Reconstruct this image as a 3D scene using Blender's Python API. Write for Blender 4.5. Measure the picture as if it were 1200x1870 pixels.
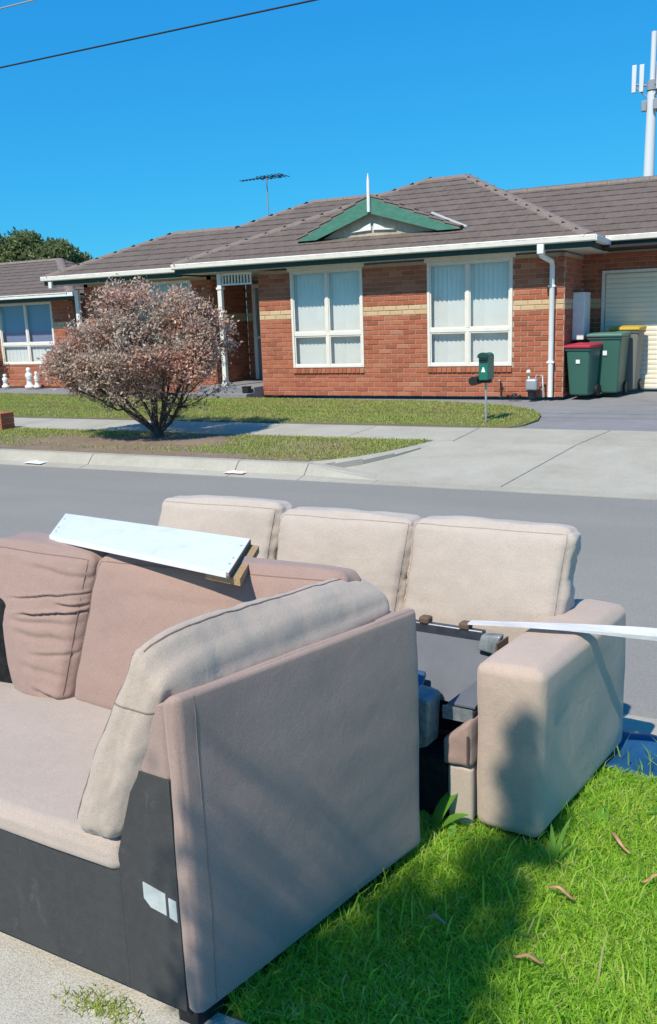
import bpy, bmesh, math, random
import numpy as np
from mathutils import Vector, Matrix, noise
random.seed(7); RNG = np.random.default_rng(11)
for o in list(bpy.data.objects): bpy.data.objects.remove(o)
S = bpy.context.scene
COL = S.collection

# ------------------------------------------------------------------ camera
EYE = 1.55; YAW, PITCH, ROLL, FPX = -.465, -.216, -.0361, 1600.
def cam_axes():
    f = Vector((math.sin(YAW)*math.cos(PITCH), math.cos(YAW)*math.cos(PITCH), math.sin(PITCH)))
    r = Vector((math.cos(YAW), -math.sin(YAW), 0)); u = r.cross(f)
    return math.cos(ROLL)*r+math.sin(ROLL)*u, -math.sin(ROLL)*r+math.cos(ROLL)*u, f
cr, cu, cf = cam_axes()
cd = bpy.data.cameras.new('camera'); cam = bpy.data.objects.new('camera', cd); COL.objects.link(cam)
m = Matrix((cr, cu, -cf)).transposed().to_4x4(); m.translation = (0, 0, EYE); cam.matrix_world = m
cd.sensor_fit = 'VERTICAL'; cd.sensor_height = 24.; cd.lens = FPX/1870*24
cd.clip_start = .05; cd.clip_end = 2000
S.camera = cam
S.render.resolution_x, S.render.resolution_y = 657, 1024

# ------------------------------------------------------------------ sky, sun, exposure
LD = Vector((.13, 1., -1.25)).normalized()            # direction the sunlight travels
EL = math.asin(-LD.z); AZ = math.atan2(-LD.x, -LD.y)
W = bpy.data.worlds.new('World'); S.world = W; W.use_nodes = True
nt = W.node_tree; bg = nt.nodes['Background']
sky = nt.nodes.new('ShaderNodeTexSky'); sky.sky_type = 'NISHITA'; sky.sun_disc = False
sky.sun_elevation = EL; sky.sun_rotation = AZ; sky.altitude = 50; sky.air_density = 1.0; sky.dust_density = .25; sky.ozone_density = 1.6
# the clear sky, graded as a whole to the deep even blue of the photograph
sep = nt.nodes.new('ShaderNodeSeparateColor'); com = nt.nodes.new('ShaderNodeCombineColor'); nt.links.new(sky.outputs[0], sep.inputs[0])
for k, (gain, gam) in enumerate(((.14, 1.0), (1.63, .60), (4.55, .32))):
    pw = nt.nodes.new('ShaderNodeMath'); pw.operation = 'POWER'; pw.inputs[1].default_value = gam; ml = nt.nodes.new('ShaderNodeMath'); ml.operation = 'MULTIPLY'; ml.inputs[1].default_value = gain
    nt.links.new(sep.outputs[k], pw.inputs[0]); nt.links.new(pw.outputs[0], ml.inputs[0]); nt.links.new(ml.outputs[0], com.inputs[k])
nt.links.new(com.outputs[0], bg.inputs[0]); bg.inputs[1].default_value = .1
sl = bpy.data.lights.new('sun', 'SUN'); sl.energy = 5.0; sl.angle = math.radians(.53); sl.color = (1, .915, .77)
sun = bpy.data.objects.new('sun', sl); COL.objects.link(sun)
sun.rotation_euler = LD.to_track_quat('-Z', 'Y').to_euler()
S.view_settings.view_transform = 'Standard'; S.view_settings.look = 'None'; S.view_settings.gamma = 1
S.view_settings.exposure = .12; S.view_settings.use_curve_mapping = False
S.render.engine = 'CYCLES'

# ------------------------------------------------------------------ materials
MATS = {}
class NT:
    def __init__(s, name):
        s.m = bpy.data.materials.new(name); s.m.use_nodes = True; s.t = s.m.node_tree
        s.b = s.t.nodes['Principled BSDF']; s.out = s.t.nodes['Material Output']
    def n(s, kind, **kw):
        nd = s.t.nodes.new('ShaderNode'+kind)
        for k, v in kw.items():
            if k in nd.inputs: nd.inputs[k].default_value = v
            else: setattr(nd, k, v)
        return nd
    def l(s, a, b): s.t.links.new(a, b)
    def coord(s, kind='Object'): return s.n('TexCoord').outputs[kind]
    def noise(s, scale, detail=4, rough=.6, co=None, dist=0, stretch=None):
        nz = s.n('TexNoise'); nz.inputs['Scale'].default_value = scale; nz.inputs['Detail'].default_value = detail
        nz.inputs['Roughness'].default_value = rough; nz.inputs['Distortion'].default_value = dist
        co = co or s.coord()
        if stretch:
            mp = s.n('Mapping'); mp.inputs['Scale'].default_value = stretch; s.l(co, mp.inputs[0]); co = mp.outputs[0]
        s.l(co, nz.inputs['Vector']); return nz.outputs['Fac']
    def ramp(s, fac, stops):
        r = s.n('ValToRGB'); e = r.color_ramp.elements
        while len(e) < len(stops): e.new(.5)
        for el, (p, c) in zip(e, stops): el.position = p; el.color = (*c, 1)
        s.l(fac, r.inputs[0]); return r.outputs[0]
    def mix(s, fac, a, b, mode='MIX'):
        mx = s.n('Mix'); mx.data_type = 'RGBA'; mx.blend_type = mode
        for sock, v in ((mx.inputs[0], fac), (mx.inputs[6], a), (mx.inputs[7], b)):
            if isinstance(v, (int, float)): sock.default_value = v
            elif isinstance(v, tuple): sock.default_value = (*v, 1)
            else: s.l(v, sock)
        return mx.outputs[2]
    def bump(s, h, strength, dist=.01, prev=None):
        b = s.n('Bump'); b.inputs['Strength'].default_value = strength; b.inputs['Distance'].default_value = dist
        s.l(h, b.inputs['Height'])
        if prev: s.l(prev, b.inputs['Normal'])
        return b.outputs[0]
    def done(s, col, rough=.8, nrm=None, spec=.3, **kw):
        if isinstance(col, tuple): s.b.inputs['Base Color'].default_value = (*col, 1)
        else: s.l(col, s.b.inputs['Base Color'])
        if isinstance(rough, (int, float)): s.b.inputs['Roughness'].default_value = rough
        else: s.l(rough, s.b.inputs['Roughness'])
        s.b.inputs['Specular IOR Level'].default_value = spec
        if nrm: s.l(nrm, s.b.inputs['Normal'])
        for k, v in kw.items(): s.b.inputs[k.replace('_', ' ')].default_value = v
        MATS[s.m.name] = s.m; return s.m
def sc(c, k): return tuple(x*k for x in c)

def fabric(name, c, dirt=.25, sheen=.25, crease=.16):
    t = NT(name)
    big = t.noise(3.2, 5, .6); fine = t.noise(420, 2, .5); mid = t.noise(22, 4, .65)
    col = t.ramp(big, [(.25, sc(c, 1-dirt)), (.55, c), (.8, sc(c, 1.08))])
    col = t.mix(.35, col, t.ramp(mid, [(.3, sc(c, .82)), (.7, sc(c, 1.12))]))
    col = t.mix(.4, col, t.ramp(fine, [(.3, sc(c, .62)), (.7, sc(c, 1.32))]))
    cz_ = t.noise(7, 3, .55, dist=1.6); n1 = t.bump(fine, .5, .002); n2 = t.bump(mid, .2, .006, n1); n2 = t.bump(cz_, crease, .02, n2)
    return t.done(col, .95, n2, .15, Sheen_Weight=sheen, Sheen_Roughness=.5)
fabric('fabric_pale', (.475, .405, .35), .2); fabric('fabric_pink', (.33, .225, .19), .16)
fabric('fabric_tan', (.46, .375, .31), .18); fabric('fabric_side', (.35, .25, .213), .3, crease=.04); fabric('fabric_seat', (.42, .345, .295), .16)
fabric('fabric_arm', (.47, .365, .30), .22)
t = NT('lining'); f = t.noise(300, 3, .6); st = t.noise(9, 4, .7, stretch=(1, 1, .25)); ds = t.noise(40, 5, .75)
col = t.ramp(st, [(.3, (.045, .046, .047)), (.6, (.062, .063, .064)), (.85, (.095, .096, .097))])
col = t.mix(.22, col, t.ramp(ds, [(.42, (.03, .031, .032)), (.75, (.13, .13, .132))])); col = t.mix(.5, col, t.ramp(t.noise(5, 6, .8, dist=.6, stretch=(3, 3, 1.2)), [(.58, (.055, .056, .057)), (.70, (.13, .13, .13)), (.74, (.06, .061, .062))]))
t.done(col, .85, t.bump(f, .5, .002), .25)
t = NT('black_cloth'); t.done(t.ramp(t.noise(40), [(.3, (.008, .008, .009)), (.7, (.022, .022, .024))]), .9, None, .2)
t = NT('black_plastic'); t.done((.02, .02, .022), .45)
t = NT('steel_grey'); t.done(t.ramp(t.noise(30), [(.3, (.06, .075, .095)), (.7, (.10, .115, .14))]), .38, None, .5, Metallic=.5)
t = NT('steel_blue'); t.done((.05, .11, .20), .4, None, .5, Metallic=.3)
t = NT('grey_cloth'); t.done(t.ramp(t.noise(5), [(.3, (.085, .095, .115)), (.7, (.125, .135, .16))]), .6)
t = NT('clear_plastic'); t.done(t.ramp(t.noise(26, 5, .7), [(.3, (.12, .14, .15)), (.7, (.32, .35, .36))]), .25, None, .6, Transmission_Weight=.25)
t = NT('white_lath'); t.done(t.ramp(t.noise(9, 6, .75, stretch=(.4, 3, 3)), [(.35, (.48, .49, .52)), (.6, (.64, .65, .67))]), .5)
t = NT('white_plastic'); t.done((.78, .79, .80), .4, None, .45)
t = NT('lath_back'); t.done((.42, .40, .62), .6)
t = NT('white_laminate'); t.done(t.mix(.5, t.ramp(t.noise(5), [(.3, (.70, .73, .79)), (.7, (.76, .78, .83))]), t.ramp(t.noise(14, 7, .8, dist=.5), [(.5, (.76, .78, .83)), (.72, (.52, .52, .52))])), .35, None, .4)
t = NT('chipboard'); t.done(t.ramp(t.noise(160, 4, .8), [(.3, (.20, .12, .06)), (.55, (.42, .28, .15)), (.75, (.55, .40, .25))]), .9)
t = NT('brown_edge'); t.done((.13, .085, .06), .7)
t = NT('paper'); t.done(t.ramp(t.noise(30), [(.3, (.38, .43, .42)), (.7, (.52, .56, .55))]), .7)
t = NT('fabric_seam'); t.done((.33, .265, .225), .95)
t = NT('pink_seam'); t.done((.22, .145, .12), .95)
t = NT('seam_thread'); t.done((.23, .17, .15), .95)
t = NT('crease_dark'); t.done((.10, .065, .055), .95)

# bricks: a colour for each brick
def brickmat(name, single, stops):
    t = NT(name); r = t.n('ObjectInfo').outputs['Random'] if single else t.n('NewGeometry').outputs['Random Per Island']
    co = t.coord('Object')
    col = t.ramp(r, stops); g = t.noise(55, 5, .7, co); col = t.mix(.45, col, t.ramp(g, [(.3, sc(stops[0][1], .75)), (.7, sc(stops[-2][1], 1.05))]))
    return t.done(col, .9, t.bump(g, .6, .004), .2)
RED = [(0, (.25, .075, .042)), (.3, (.39, .115, .062)), (.65, (.45, .145, .08)), (.93, (.49, .18, .10)), (1, (.46, .25, .16))]
CRM = [(0, (.54, .37, .21)), (.5, (.62, .45, .27)), (1, (.67, .50, .31))]
SMD = [(0, (.20, .09, .06)), (.4, (.30, .16, .10)), (1, (.40, .24, .15))]
for nm, st_ in (('brick_red', RED), ('brick_cream', CRM), ('brick_base', RED)):
    brickmat(nm+'_single', True, st_); brickmat(nm+'_many', False, st_)
t = NT('mortar'); g = t.noise(80, 5, .7); t.done(t.ramp(g, [(.3, (.36, .28, .22)), (.7, (.52, .42, .33))]), .95, t.bump(g, .5, .004))
def tilemat(name, single):
    t = NT(name); r = t.n('ObjectInfo').outputs['Random'] if single else t.n('NewGeometry').outputs['Random Per Island']
    co = t.coord('Object'); g = t.noise(14, 6, .75, co)
    col = t.ramp(r, [(0, (.128, .100, .086)), (.5, (.146, .115, .10)), (1, (.168, .133, .117))])
    col = t.mix(.5, col, t.ramp(g, [(.25, (.09, .071, .063)), (.55, (.146, .115, .10)), (.8, (.225, .182, .16))]))
    return t.done(col, .85, t.bump(g, .4, .006), .25)
tilemat('tile_single', True); tilemat('tile_many', False)
t = NT('cap_mortar'); g = t.noise(25, 5, .7); t.done(t.ramp(g, [(.3, (.16, .127, .112)), (.7, (.25, .205, .182))]), .85, t.bump(g, .3, .006))
t = NT('deck_dark'); t.done((.04, .035, .035), .9)
t = NT('lead_flashing'); t.done((.42, .43, .45), .5)
t = NT('cream_paint'); g = t.noise(8, 5, .7); t.done(t.ramp(g, [(.3, (.70, .67, .60)), (.7, (.80, .77, .70))]), .5, None, .35)
t = NT('white_paint'); g = t.noise(8, 5, .7); t.done(t.ramp(g, [(.3, (.72, .72, .69)), (.7, (.82, .82, .79))]), .45, None, .35)
t = NT('green_paint'); g = t.noise(9, 6, .75, stretch=(1, 1, 3)); t.done(t.ramp(g, [(.3, (.045, .16, .115)), (.55, (.065, .205, .15)), (.8, (.11, .27, .20))]), .55, None, .35)
t = NT('dark_green_paint'); t.done((.012, .052, .042), .5, None, .35)
t = NT('gable_panel'); g = t.noise(6, 6, .75, stretch=(1, 1, .3)); t.done(t.ramp(g, [(.3, (.34, .29, .20)), (.6, (.50, .45, .35)), (.8, (.58, .53, .43))]), .8)
t = NT('soffit'); t.done((.62, .60, .54), .8)
t = NT('blind'); t.done(t.ramp(t.noise(3), [(.3, (.80, .79, .77)), (.7, (.86, .85, .83))]), .7)
t = NT('blind_blue'); t.done((.24, .27, .46), .7)
t = NT('curtain_pale'); t.done((.56, .62, .55), .8)
t = NT('door_screen'); t.done((.22, .24, .25), .5)
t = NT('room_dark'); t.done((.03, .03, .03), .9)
t = NT('garage_cream'); t.done(t.ramp(t.noise(4), [(.3, (.74, .68, .55)), (.7, (.80, .74, .61))]), .5, None, .3)
def glass(name, tint):
    t = NT(name); tr = t.n('BsdfTransparent', Color=(*tint, 1)); gl = t.n('BsdfGlossy', Roughness=.03)
    lw_ = t.n('LayerWeight', Blend=.5); pw = t.n('Math', operation='POWER'); pw.inputs[1].default_value = 3.; t.l(lw_.outputs['Facing'], pw.inputs[0]); fr = t.n('MapRange'); t.l(pw.outputs[0], fr.inputs[0]); fr.inputs[3].default_value = .05; fr.inputs[4].default_value = .75; mx = t.n('MixShader'); t.l(fr.outputs[0], mx.inputs[0]); t.l(tr.outputs[0], mx.inputs[1]); t.l(gl.outputs[0], mx.inputs[2])
    t.l(mx.outputs[0], t.out.inputs['Surface']); MATS[name] = t.m
glass('glass', (.96, .975, .975))
# ground stuff
def concrete(name, a, b, sp=.35, scale=1.):
    t = NT(name); g = t.noise(2.2*scale, 8, .7); h = t.noise(60*scale, 6, .75); s_ = t.noise(240, 3, .6)
    col = t.ramp(g, [(.3, a), (.7, b)]); col = t.mix(sp, col, t.ramp(h, [(.35, sc(a, .72)), (.65, sc(b, 1.15))]))
    col = t.mix(sp*.7, col, t.ramp(s_, [(.35, sc(a, .5)), (.6, sc(b, 1.2))]))
    col = t.mix(.55, col, t.ramp(t.noise(.9*scale, 7, .78, dist=.4), [(.40, (1, 1, 1)), (.58, (.80, .79, .77)), (.70, (.66, .64, .61))]), 'MULTIPLY')
    return t.done(col, .9, t.bump(h, .4, .004, t.bump(s_, .3, .002)), .25)
concrete('concrete_near', (.40, .375, .32), (.58, .55, .48), .5, 2.0)
concrete('concrete_far', (.38, .358, .298), (.47, .444, .375), .3)
concrete('concrete_kerb', (.36, .34, .285), (.46, .435, .37), .35)
concrete('driveway_grey', (.20, .20, .21), (.29, .29, .30), .45)
t = NT('asphalt'); g = t.noise(.55, 8, .72); h = t.noise(90, 5, .75); s_ = t.noise(330, 2, .6); pt = t.noise(1.1, 3, .5, stretch=(.25, 1.2, 1))
col = t.ramp(g, [(.3, (.215, .204, .178)), (.7, (.285, .27, .238))]); col = t.mix(.35, col, t.ramp(pt, [(.42, (.21, .20, .175)), (.6, (.29, .275, .243))]))
col = t.mix(.35, col, t.ramp(h, [(.35, (.14, .137, .13)), (.65, (.33, .325, .31))])); col = t.mix(.3, col, t.ramp(s_, [(.4, (.10, .10, .095)), (.62, (.42, .41, .39))]))
t.done(col, .9, t.bump(h, .4, .004, t.bump(s_, .3, .002)), .25)
t = NT('joint_dirt'); g = t.noise(50, 5, .7); t.done(t.ramp(g, [(.3, (.07, .06, .045)), (.7, (.15, .13, .10))]), .95)
t = NT('soil_far'); g = t.noise(1.6, 7, .7); h = t.noise(45, 5, .7)
col = t.ramp(g, [(.3, (.15, .105, .075)), (.55, (.24, .175, .13)), (.75, (.36, .28, .21))]); col = t.mix(.4, col, t.ramp(h, [(.35, (.10, .075, .055)), (.7, (.34, .27, .20))]))
t.done(col, .95, t.bump(h, .5, .01))
t = NT('lawn_soil'); g = t.noise(1.2, 7, .7); t.done(t.ramp(g, [(.3, (.12, .13, .045)), (.7, (.20, .17, .085))]), .95)
t = NT('soil_near'); g = t.noise(20, 6, .7); t.done(t.ramp(g, [(.3, (.07, .12, .025)), (.7, (.16, .21, .055))]), .95)
t = NT('ground'); g = t.noise(.15, 6, .7); t.done(t.ramp(g, [(.3, (.10, .12, .05)), (.7, (.17, .16, .09))]), .95)
def leafmat(name, stops, trans=.35, patch=None, ps=2.):
    t = NT(name); r = t.n('NewGeometry').outputs['Random Per Island']; col = t.ramp(r, stops)
    if patch:
        fac = t.ramp(t.noise(ps, 5, .65), [(.42, (0, 0, 0)), (.62, (1, 1, 1))]); col = t.mix(fac, col, t.ramp(r, patch))
    t.l(col, t.b.inputs['Base Color']); t.b.inputs['Roughness'].default_value = .6; t.b.inputs['Specular IOR Level'].default_value = .25
    tl = t.n('BsdfTranslucent'); t.l(col, tl.inputs['Color']); mx = t.n('MixShader'); mx.inputs[0].default_value = trans
    t.l(t.b.outputs[0], mx.inputs[1]); t.l(tl.outputs[0], mx.inputs[2]); t.l(mx.outputs[0], t.out.inputs['Surface']); MATS[name] = t.m
leafmat('grass_near', [(0, (.22, .42, .035)), (.4, (.36, .64, .06)), (.8, (.48, .76, .09)), (.93, (.56, .76, .15)), (1, (.66, .58, .32))], .6,
        [(0, (.34, .56, .05)), (.5, (.50, .74, .09)), (.85, (.58, .74, .15)), (1, (.70, .60, .36))], 2.6)
leafmat('grass_far', [(0, (.25, .36, .06)), (.5, (.38, .48, .10)), (.85, (.47, .52, .15)), (1, (.54, .47, .22))], .45,
        [(0, (.34, .38, .10)), (.6, (.46, .45, .16)), (1, (.54, .45, .23))], .9)
leafmat('weed_leaf', [(0, (.08, .24, .025)), (1, (.17, .36, .05))], .4)
leafmat('dead_leaf', [(0, (.36, .17, .11)), (.35, (.58, .33, .24)), (.7, (.72, .48, .38)), (1, (.84, .66, .56))], .42,
        [(0, (.34, .24, .17)), (.4, (.54, .43, .33)), (.8, (.68, .57, .46)), (1, (.80, .71, .60))], .75)
leafmat('tree_leaf', [(0, (.10, .14, .05)), (.5, (.17, .22, .085)), (1, (.27, .30, .15))], .4)
t = NT('bark_dark'); g = t.noise(40, 5, .7); t.done(t.ramp(g, [(.3, (.035, .028, .024)), (.7, (.12, .10, .088))]), .9, t.bump(g, .6, .01))
t = NT('bark_strip'); g = t.noise(30, 4, .7); t.done(t.ramp(g, [(.3, (.30, .15, .08)), (.7, (.56, .33, .19))]), .8)
t = NT('bin_green'); t.done((.04, .12, .095), .42, None, .4)
t = NT('bin_grey'); t.done((.18, .18, .165), .55, None, .35)
t = NT('lid_red'); t.done((.40, .03, .055), .45, None, .4)
t = NT('lid_green'); t.done((.10, .20, .165), .45, None, .4)
t = NT('lid_yellow'); t.done((.50, .35, .04), .5, None, .4)
t = NT('mail_green'); t.done((.012, .15, .105), .38, None, .5)
t = NT('galv'); t.done((.38, .40, .42), .45, None, .5, Metallic=.4)
t = NT('mast_white'); t.done((.66, .68, .72), .5)
t = NT('mast_grey'); t.done((.28, .31, .36), .6)
t = NT('wire_black'); t.done((.02, .025, .03), .6)
t = NT('dark_blue'); t.done(t.ramp(t.noise(14, 4, .6), [(.3, (.010, .055, .14)), (.7, (.016, .078, .185))]), .5)
t = NT('scrap'); t.done((.70, .60, .55), .8)

# ------------------------------------------------------------------ mesh helpers
def obj(name, me, mat=None, parent=None):
    o = bpy.data.objects.new(name, me); COL.objects.link(o)
    if mat and not me.materials: me.materials.append(MATS[mat])
    if parent: o.parent = parent; o.location = -parent_origin(parent)
    return o
def parent_origin(p):
    v = Vector(p.location)
    while p.parent: p = p.parent; v += Vector(p.location)
    return v
def thing(name, loc, label, cat, group=None):
    o = bpy.data.objects.new(name, None); COL.objects.link(o); o.location = loc; o.empty_display_size = .1
    return tag(o, label, cat, group)
def tag(o, label=None, cat=None, group=None, kind=None):
    if label: o['label'] = label
    if cat: o['category'] = cat
    if group: o['group'] = group
    if kind: o['kind'] = kind
    return o
class MB:
    def __init__(s): s.v = []; s.f = []; s.sm = []
    def add(s, vs, fs, smooth=False):
        k = len(s.v); s.v += [tuple(p) for p in vs]; s.f += [tuple(i+k for i in q) for q in fs]; s.sm += [smooth]*len(fs); return s
    def box(s, x0, x1, y0, y1, z0, z1):
        vs = [(x, y, z) for x in (x0, x1) for y in (y0, y1) for z in (z0, z1)]
        return s.add(vs, [(0, 1, 3, 2), (4, 6, 7, 5), (0, 4, 5, 1), (2, 3, 7, 6), (0, 2, 6, 4), (1, 5, 7, 3)])
    def hexa(s, c):   # 8 points, order x,y,z bits as in box
        return s.add(c, [(0, 1, 3, 2), (4, 6, 7, 5), (0, 4, 5, 1), (2, 3, 7, 6), (0, 2, 6, 4), (1, 5, 7, 3)])
    def cham(s, x0, x1, y0, y1, z0, z1, c):   # box with chamfered top edges
        a = [(x0, y0, z0), (x1, y0, z0), (x1, y1, z0), (x0, y1, z0)]; b = [(x, y, z1-c) for x, y, _ in a]
        d = [(x0+c, y0+c, z1), (x1-c, y0+c, z1), (x1-c, y1-c, z1), (x0+c, y1-c, z1)]
        return s.add(a+b+d, [(0, 3, 2, 1)]+[(i, (i+1) % 4, 4+(i+1) % 4, 4+i) for i in range(4)]+[(4+i, 4+(i+1) % 4, 8+(i+1) % 4, 8+i) for i in range(4)]+[(8, 9, 10, 11)])
    def tube(s, pts, rad, n=8, cap=True, smooth=True):
        pts = [Vector(p) for p in pts]; rs = rad if isinstance(rad, (list, tuple)) else [rad]*len(pts); vs = []; prev = None
        for i, p in enumerate(pts):
            d = (pts[min(i+1, len(pts)-1)]-pts[max(i-1, 0)]).normalized()
            if prev is None:
                a = d.orthogonal().normalized()
            else:
                a = (prev-d*prev.dot(d)); a = a.normalized() if a.length > 1e-6 else d.orthogonal().normalized()
            prev = a; b = d.cross(a)
            for k in range(n):
                an = 2*math.pi*k/n; vs.append(p+(a*math.cos(an)+b*math.sin(an))*rs[i])
        fs = [(i*n+k, i*n+(k+1) % n, (i+1)*n+(k+1) % n, (i+1)*n+k) for i in range(len(pts)-1) for k in range(n)]
        s.add(vs, fs, smooth)
        if cap: s.add([vs[k] for k in range(n)], [tuple(range(n-1, -1, -1))]); s.add(vs[-n:], [tuple(range(n))])
        return s
    def lathe(s, c, prof, n=16, sx=1, sy=1, smooth=True):
        vs = [(c[0]+r*sx*math.cos(2*math.pi*k/n), c[1]+r*sy*math.sin(2*math.pi*k/n), c[2]+z) for r, z in prof for k in range(n)]
        fs = [(i*n+k, i*n+(k+1) % n, (i+1)*n+(k+1) % n, (i+1)*n+k) for i in range(len(prof)-1) for k in range(n)]
        s.add(vs, fs, smooth); s.add(vs[:n], [tuple(range(n-1, -1, -1))]); s.add(vs[-n:], [tuple(range(n))]); return s
    def prism(s, poly, y0, y1, plane='XZ'):
        n = len(poly)
        P = (lambda p, d: (p[0], d, p[1])) if plane == 'XZ' else ((lambda p, d: (d, p[0], p[1])) if plane == 'YZ' else (lambda p, d: (p[0], p[1], d)))
        vs = [P(p, y0) for p in poly]+[P(p, y1) for p in poly]
        return s.add(vs, [tuple(range(n)), tuple(range(2*n-1, n-1, -1))]+[(i, (i+1) % n, n+(i+1) % n, n+i) for i in range(n)])
    def mesh(s, name):
        me = bpy.data.meshes.new(name); me.from_pydata(s.v, [], s.f); me.polygons.foreach_set('use_smooth', s.sm)
        bm = bmesh.new(); bm.from_mesh(me); bmesh.ops.recalc_face_normals(bm, faces=bm.faces); bm.to_mesh(me); bm.free(); return me
    def build(s, name, mat, parent=None, bev=0, seg=2):
        o = obj(name, s.mesh(name), mat, parent)
        if bev:
            b = o.modifiers.new('bevel', 'BEVEL'); b.width = bev; b.segments = seg; b.limit_method = 'ANGLE'; b.angle_limit = .6
            for p in o.data.polygons: p.use_smooth = True
            o.data.set_sharp_from_angle(angle=.7)
        return o
def fast_mesh(name, V, F, k):
    """numpy verts (n,3) and faces (m,k)"""
    me = bpy.data.meshes.new(name); V = np.ascontiguousarray(V, dtype=np.float32); F = np.ascontiguousarray(F, dtype=np.int32)
    me.vertices.add(len(V)); me.vertices.foreach_set('co', V.ravel()); me.loops.add(F.size); me.loops.foreach_set('vertex_index', F.ravel())
    me.polygons.add(len(F)); me.polygons.foreach_set('loop_start', np.arange(0, F.size, k, dtype=np.int32)); me.polygons.foreach_set('loop_total', np.full(len(F), k, dtype=np.int32))
    me.update(); me.validate(); return me
def hexpad(cs, r=.04, puff=(0, 0, 0), n=(16, 16, 16), disp=None):
    """rounded, padded six-sided body through 8 corner points (order x,y,z bits)"""
    C = np.array([tuple(c) for c in cs], float).reshape(2, 2, 2, 3)
    h = np.array([np.linalg.norm((C[1]-C[0]).mean(axis=(0, 1))), np.linalg.norm((C[:, 1]-C[:, 0]).mean(axis=(0, 1))), np.linalg.norm((C[:, :, 1]-C[:, :, 0]).mean(axis=(0, 1)))])/2
    rr = min(r, h.min()*.98); ax = []
    for k in range(3):
        e = [-h[k]+rr*q for q in (0, .25, .55, .8)]; inner = list(np.linspace(-h[k]+rr, h[k]-rr, max(2, n[k])))
        ax.append(e+inner+[-x for x in reversed(e)])
    V = {}; vs = []; fs = []
    def vid(p, key):
        if key in V: return V[key]
        p = np.array(p); q = np.clip(p, -(h-rr), h-rr); d = p-q; L = np.linalg.norm(d); d = d/L if L > 0 else d
        pos = q+d*rr; t = p/h
        for k in range(3):
            if abs(d[k]) > 1e-6 and puff[k]:
                i, j = (k+1) % 3, (k+2) % 3
                pos[k] += d[k]*abs(d[k])*puff[k]*max(0, 1-t[i]**2)**.55*max(0, 1-t[j]**2)**.55
        if disp: pos = pos+d*disp(t, d)
        w = (pos/h+1)/2; P = np.zeros(3)
        for a in (0, 1):
            for b in (0, 1):
                for c in (0, 1):
                    P += C[a, b, c]*(w[0] if a else 1-w[0])*(w[1] if b else 1-w[1])*(w[2] if c else 1-w[2])
        V[key] = len(vs); vs.append(tuple(P)); return V[key]
    for k in range(3):
        i, j = (k+1) % 3, (k+2) % 3
        for sgn in (0, 1):
            kk = (len(ax[k])-1) if sgn else 0
            for a in range(len(ax[i])-1):
                for b in range(len(ax[j])-1):
                    q = []
                    for (da, db) in ((0, 0), (1, 0), (1, 1), (0, 1)):
                        key = [0, 0, 0]; key[k] = kk; key[i] = a+da; key[j] = b+db
                        q.append(vid([ax[0][key[0]], ax[1][key[1]], ax[2][key[2]]], tuple(key)))
                    fs.append(tuple(q) if sgn else tuple(reversed(q)))
    mb = MB(); mb.add(vs, fs, True)
    mb.at = lambda t: vs[vid(np.array(t)*h, ('s', tuple(t)))]
    return mb
def perim(pad, mat, parent, y=-1., k=.955, r=.0018):
    e = list(np.linspace(-k, k, 26)); path = [(a, y, k) for a in e]+[(k, y, -a) for a in e[1:]]+[(-a, y, -k) for a in e[1:]]+[(-k, y, a) for a in e[1:]]
    MB().tube([pad.at(p) for p in path], r, 5, cap=False).build('seam', mat, parent)
def nz(x, y, z, s, o=0): return noise.noise(Vector((x*s+o, y*s-o, z*s+.37*o)))

# ------------------------------------------------------------------ ground, road, paths
def zf(y):
    P = [(8.45, 0), (10.35, .03), (11.45, .05), (14.8, .11), (16, .12), (60, .14)]
    return float(np.interp(y, [p[0] for p in P], [p[1] for p in P]))
def sheet(name, poly, z, mat, thick=0, kind='structure'):
    zz = z if callable(z) else (lambda y: z)
    n = len(poly); vs = [(x, y, zz(y)) for x, y in poly]; mb = MB(); mb.add(vs, [tuple(range(n))])
    if thick:
        mb.add(vs+[(x, y, q-thick) for x, y, q in vs], [(i, (i+1) % n, n+(i+1) % n, n+i) for i in range(n)])
    me = mb.mesh(name)
    bm = bmesh.new(); bm.from_mesh(me); bmesh.ops.triangulate(bm, faces=[f for f in bm.faces if len(f.verts) > 4])
    bmesh.ops.recalc_face_normals(bm, faces=bm.faces); bm.to_mesh(me); bm.free()
    for p in me.polygons:
        pass
    o = obj(name, me, mat); o['kind'] = kind; return o
sheet('ground', [(-900, -900), (900, -900), (900, 900), (-900, 900)], -.24, 'ground')
mb = MB(); ys = [3.3, 4.2, 5.4, 6.2, 7.2, 8.22]; zs = [-.135, -.115, -.09, -.088, -.105, -.132]
for i in range(5): mb.add([(-60, ys[i], zs[i]), (60, ys[i], zs[i]), (60, ys[i+1], zs[i+1]), (-60, ys[i+1], zs[i+1])], [(0, 1, 2, 3)], True)
tag(mb.build('road', 'asphalt'), kind='structure')
tag(MB().box(-60, 60, -3.2, 1.40, -.23, -.03).build('footpath_bed', 'joint_dirt'), kind='structure')
near_path = tag(bpy.data.objects.new('near_footpath', None), kind='structure'); COL.objects.link(near_path)
near_path.location = (0, 0, 0)
x = -9.52
while x < 8:
    w = 1.5; MB().cham(x, x+w-.012, -2.6, 1.42, -.10, 0+random.uniform(-.003, .003), .008).build('slab', 'concrete_near', near_path); x += w
sheet('nature_strip', [(-40, 1.42), (40, 1.42), (40, 3.03), (-40, 3.03)], -.012, 'soil_near', .2)
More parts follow.
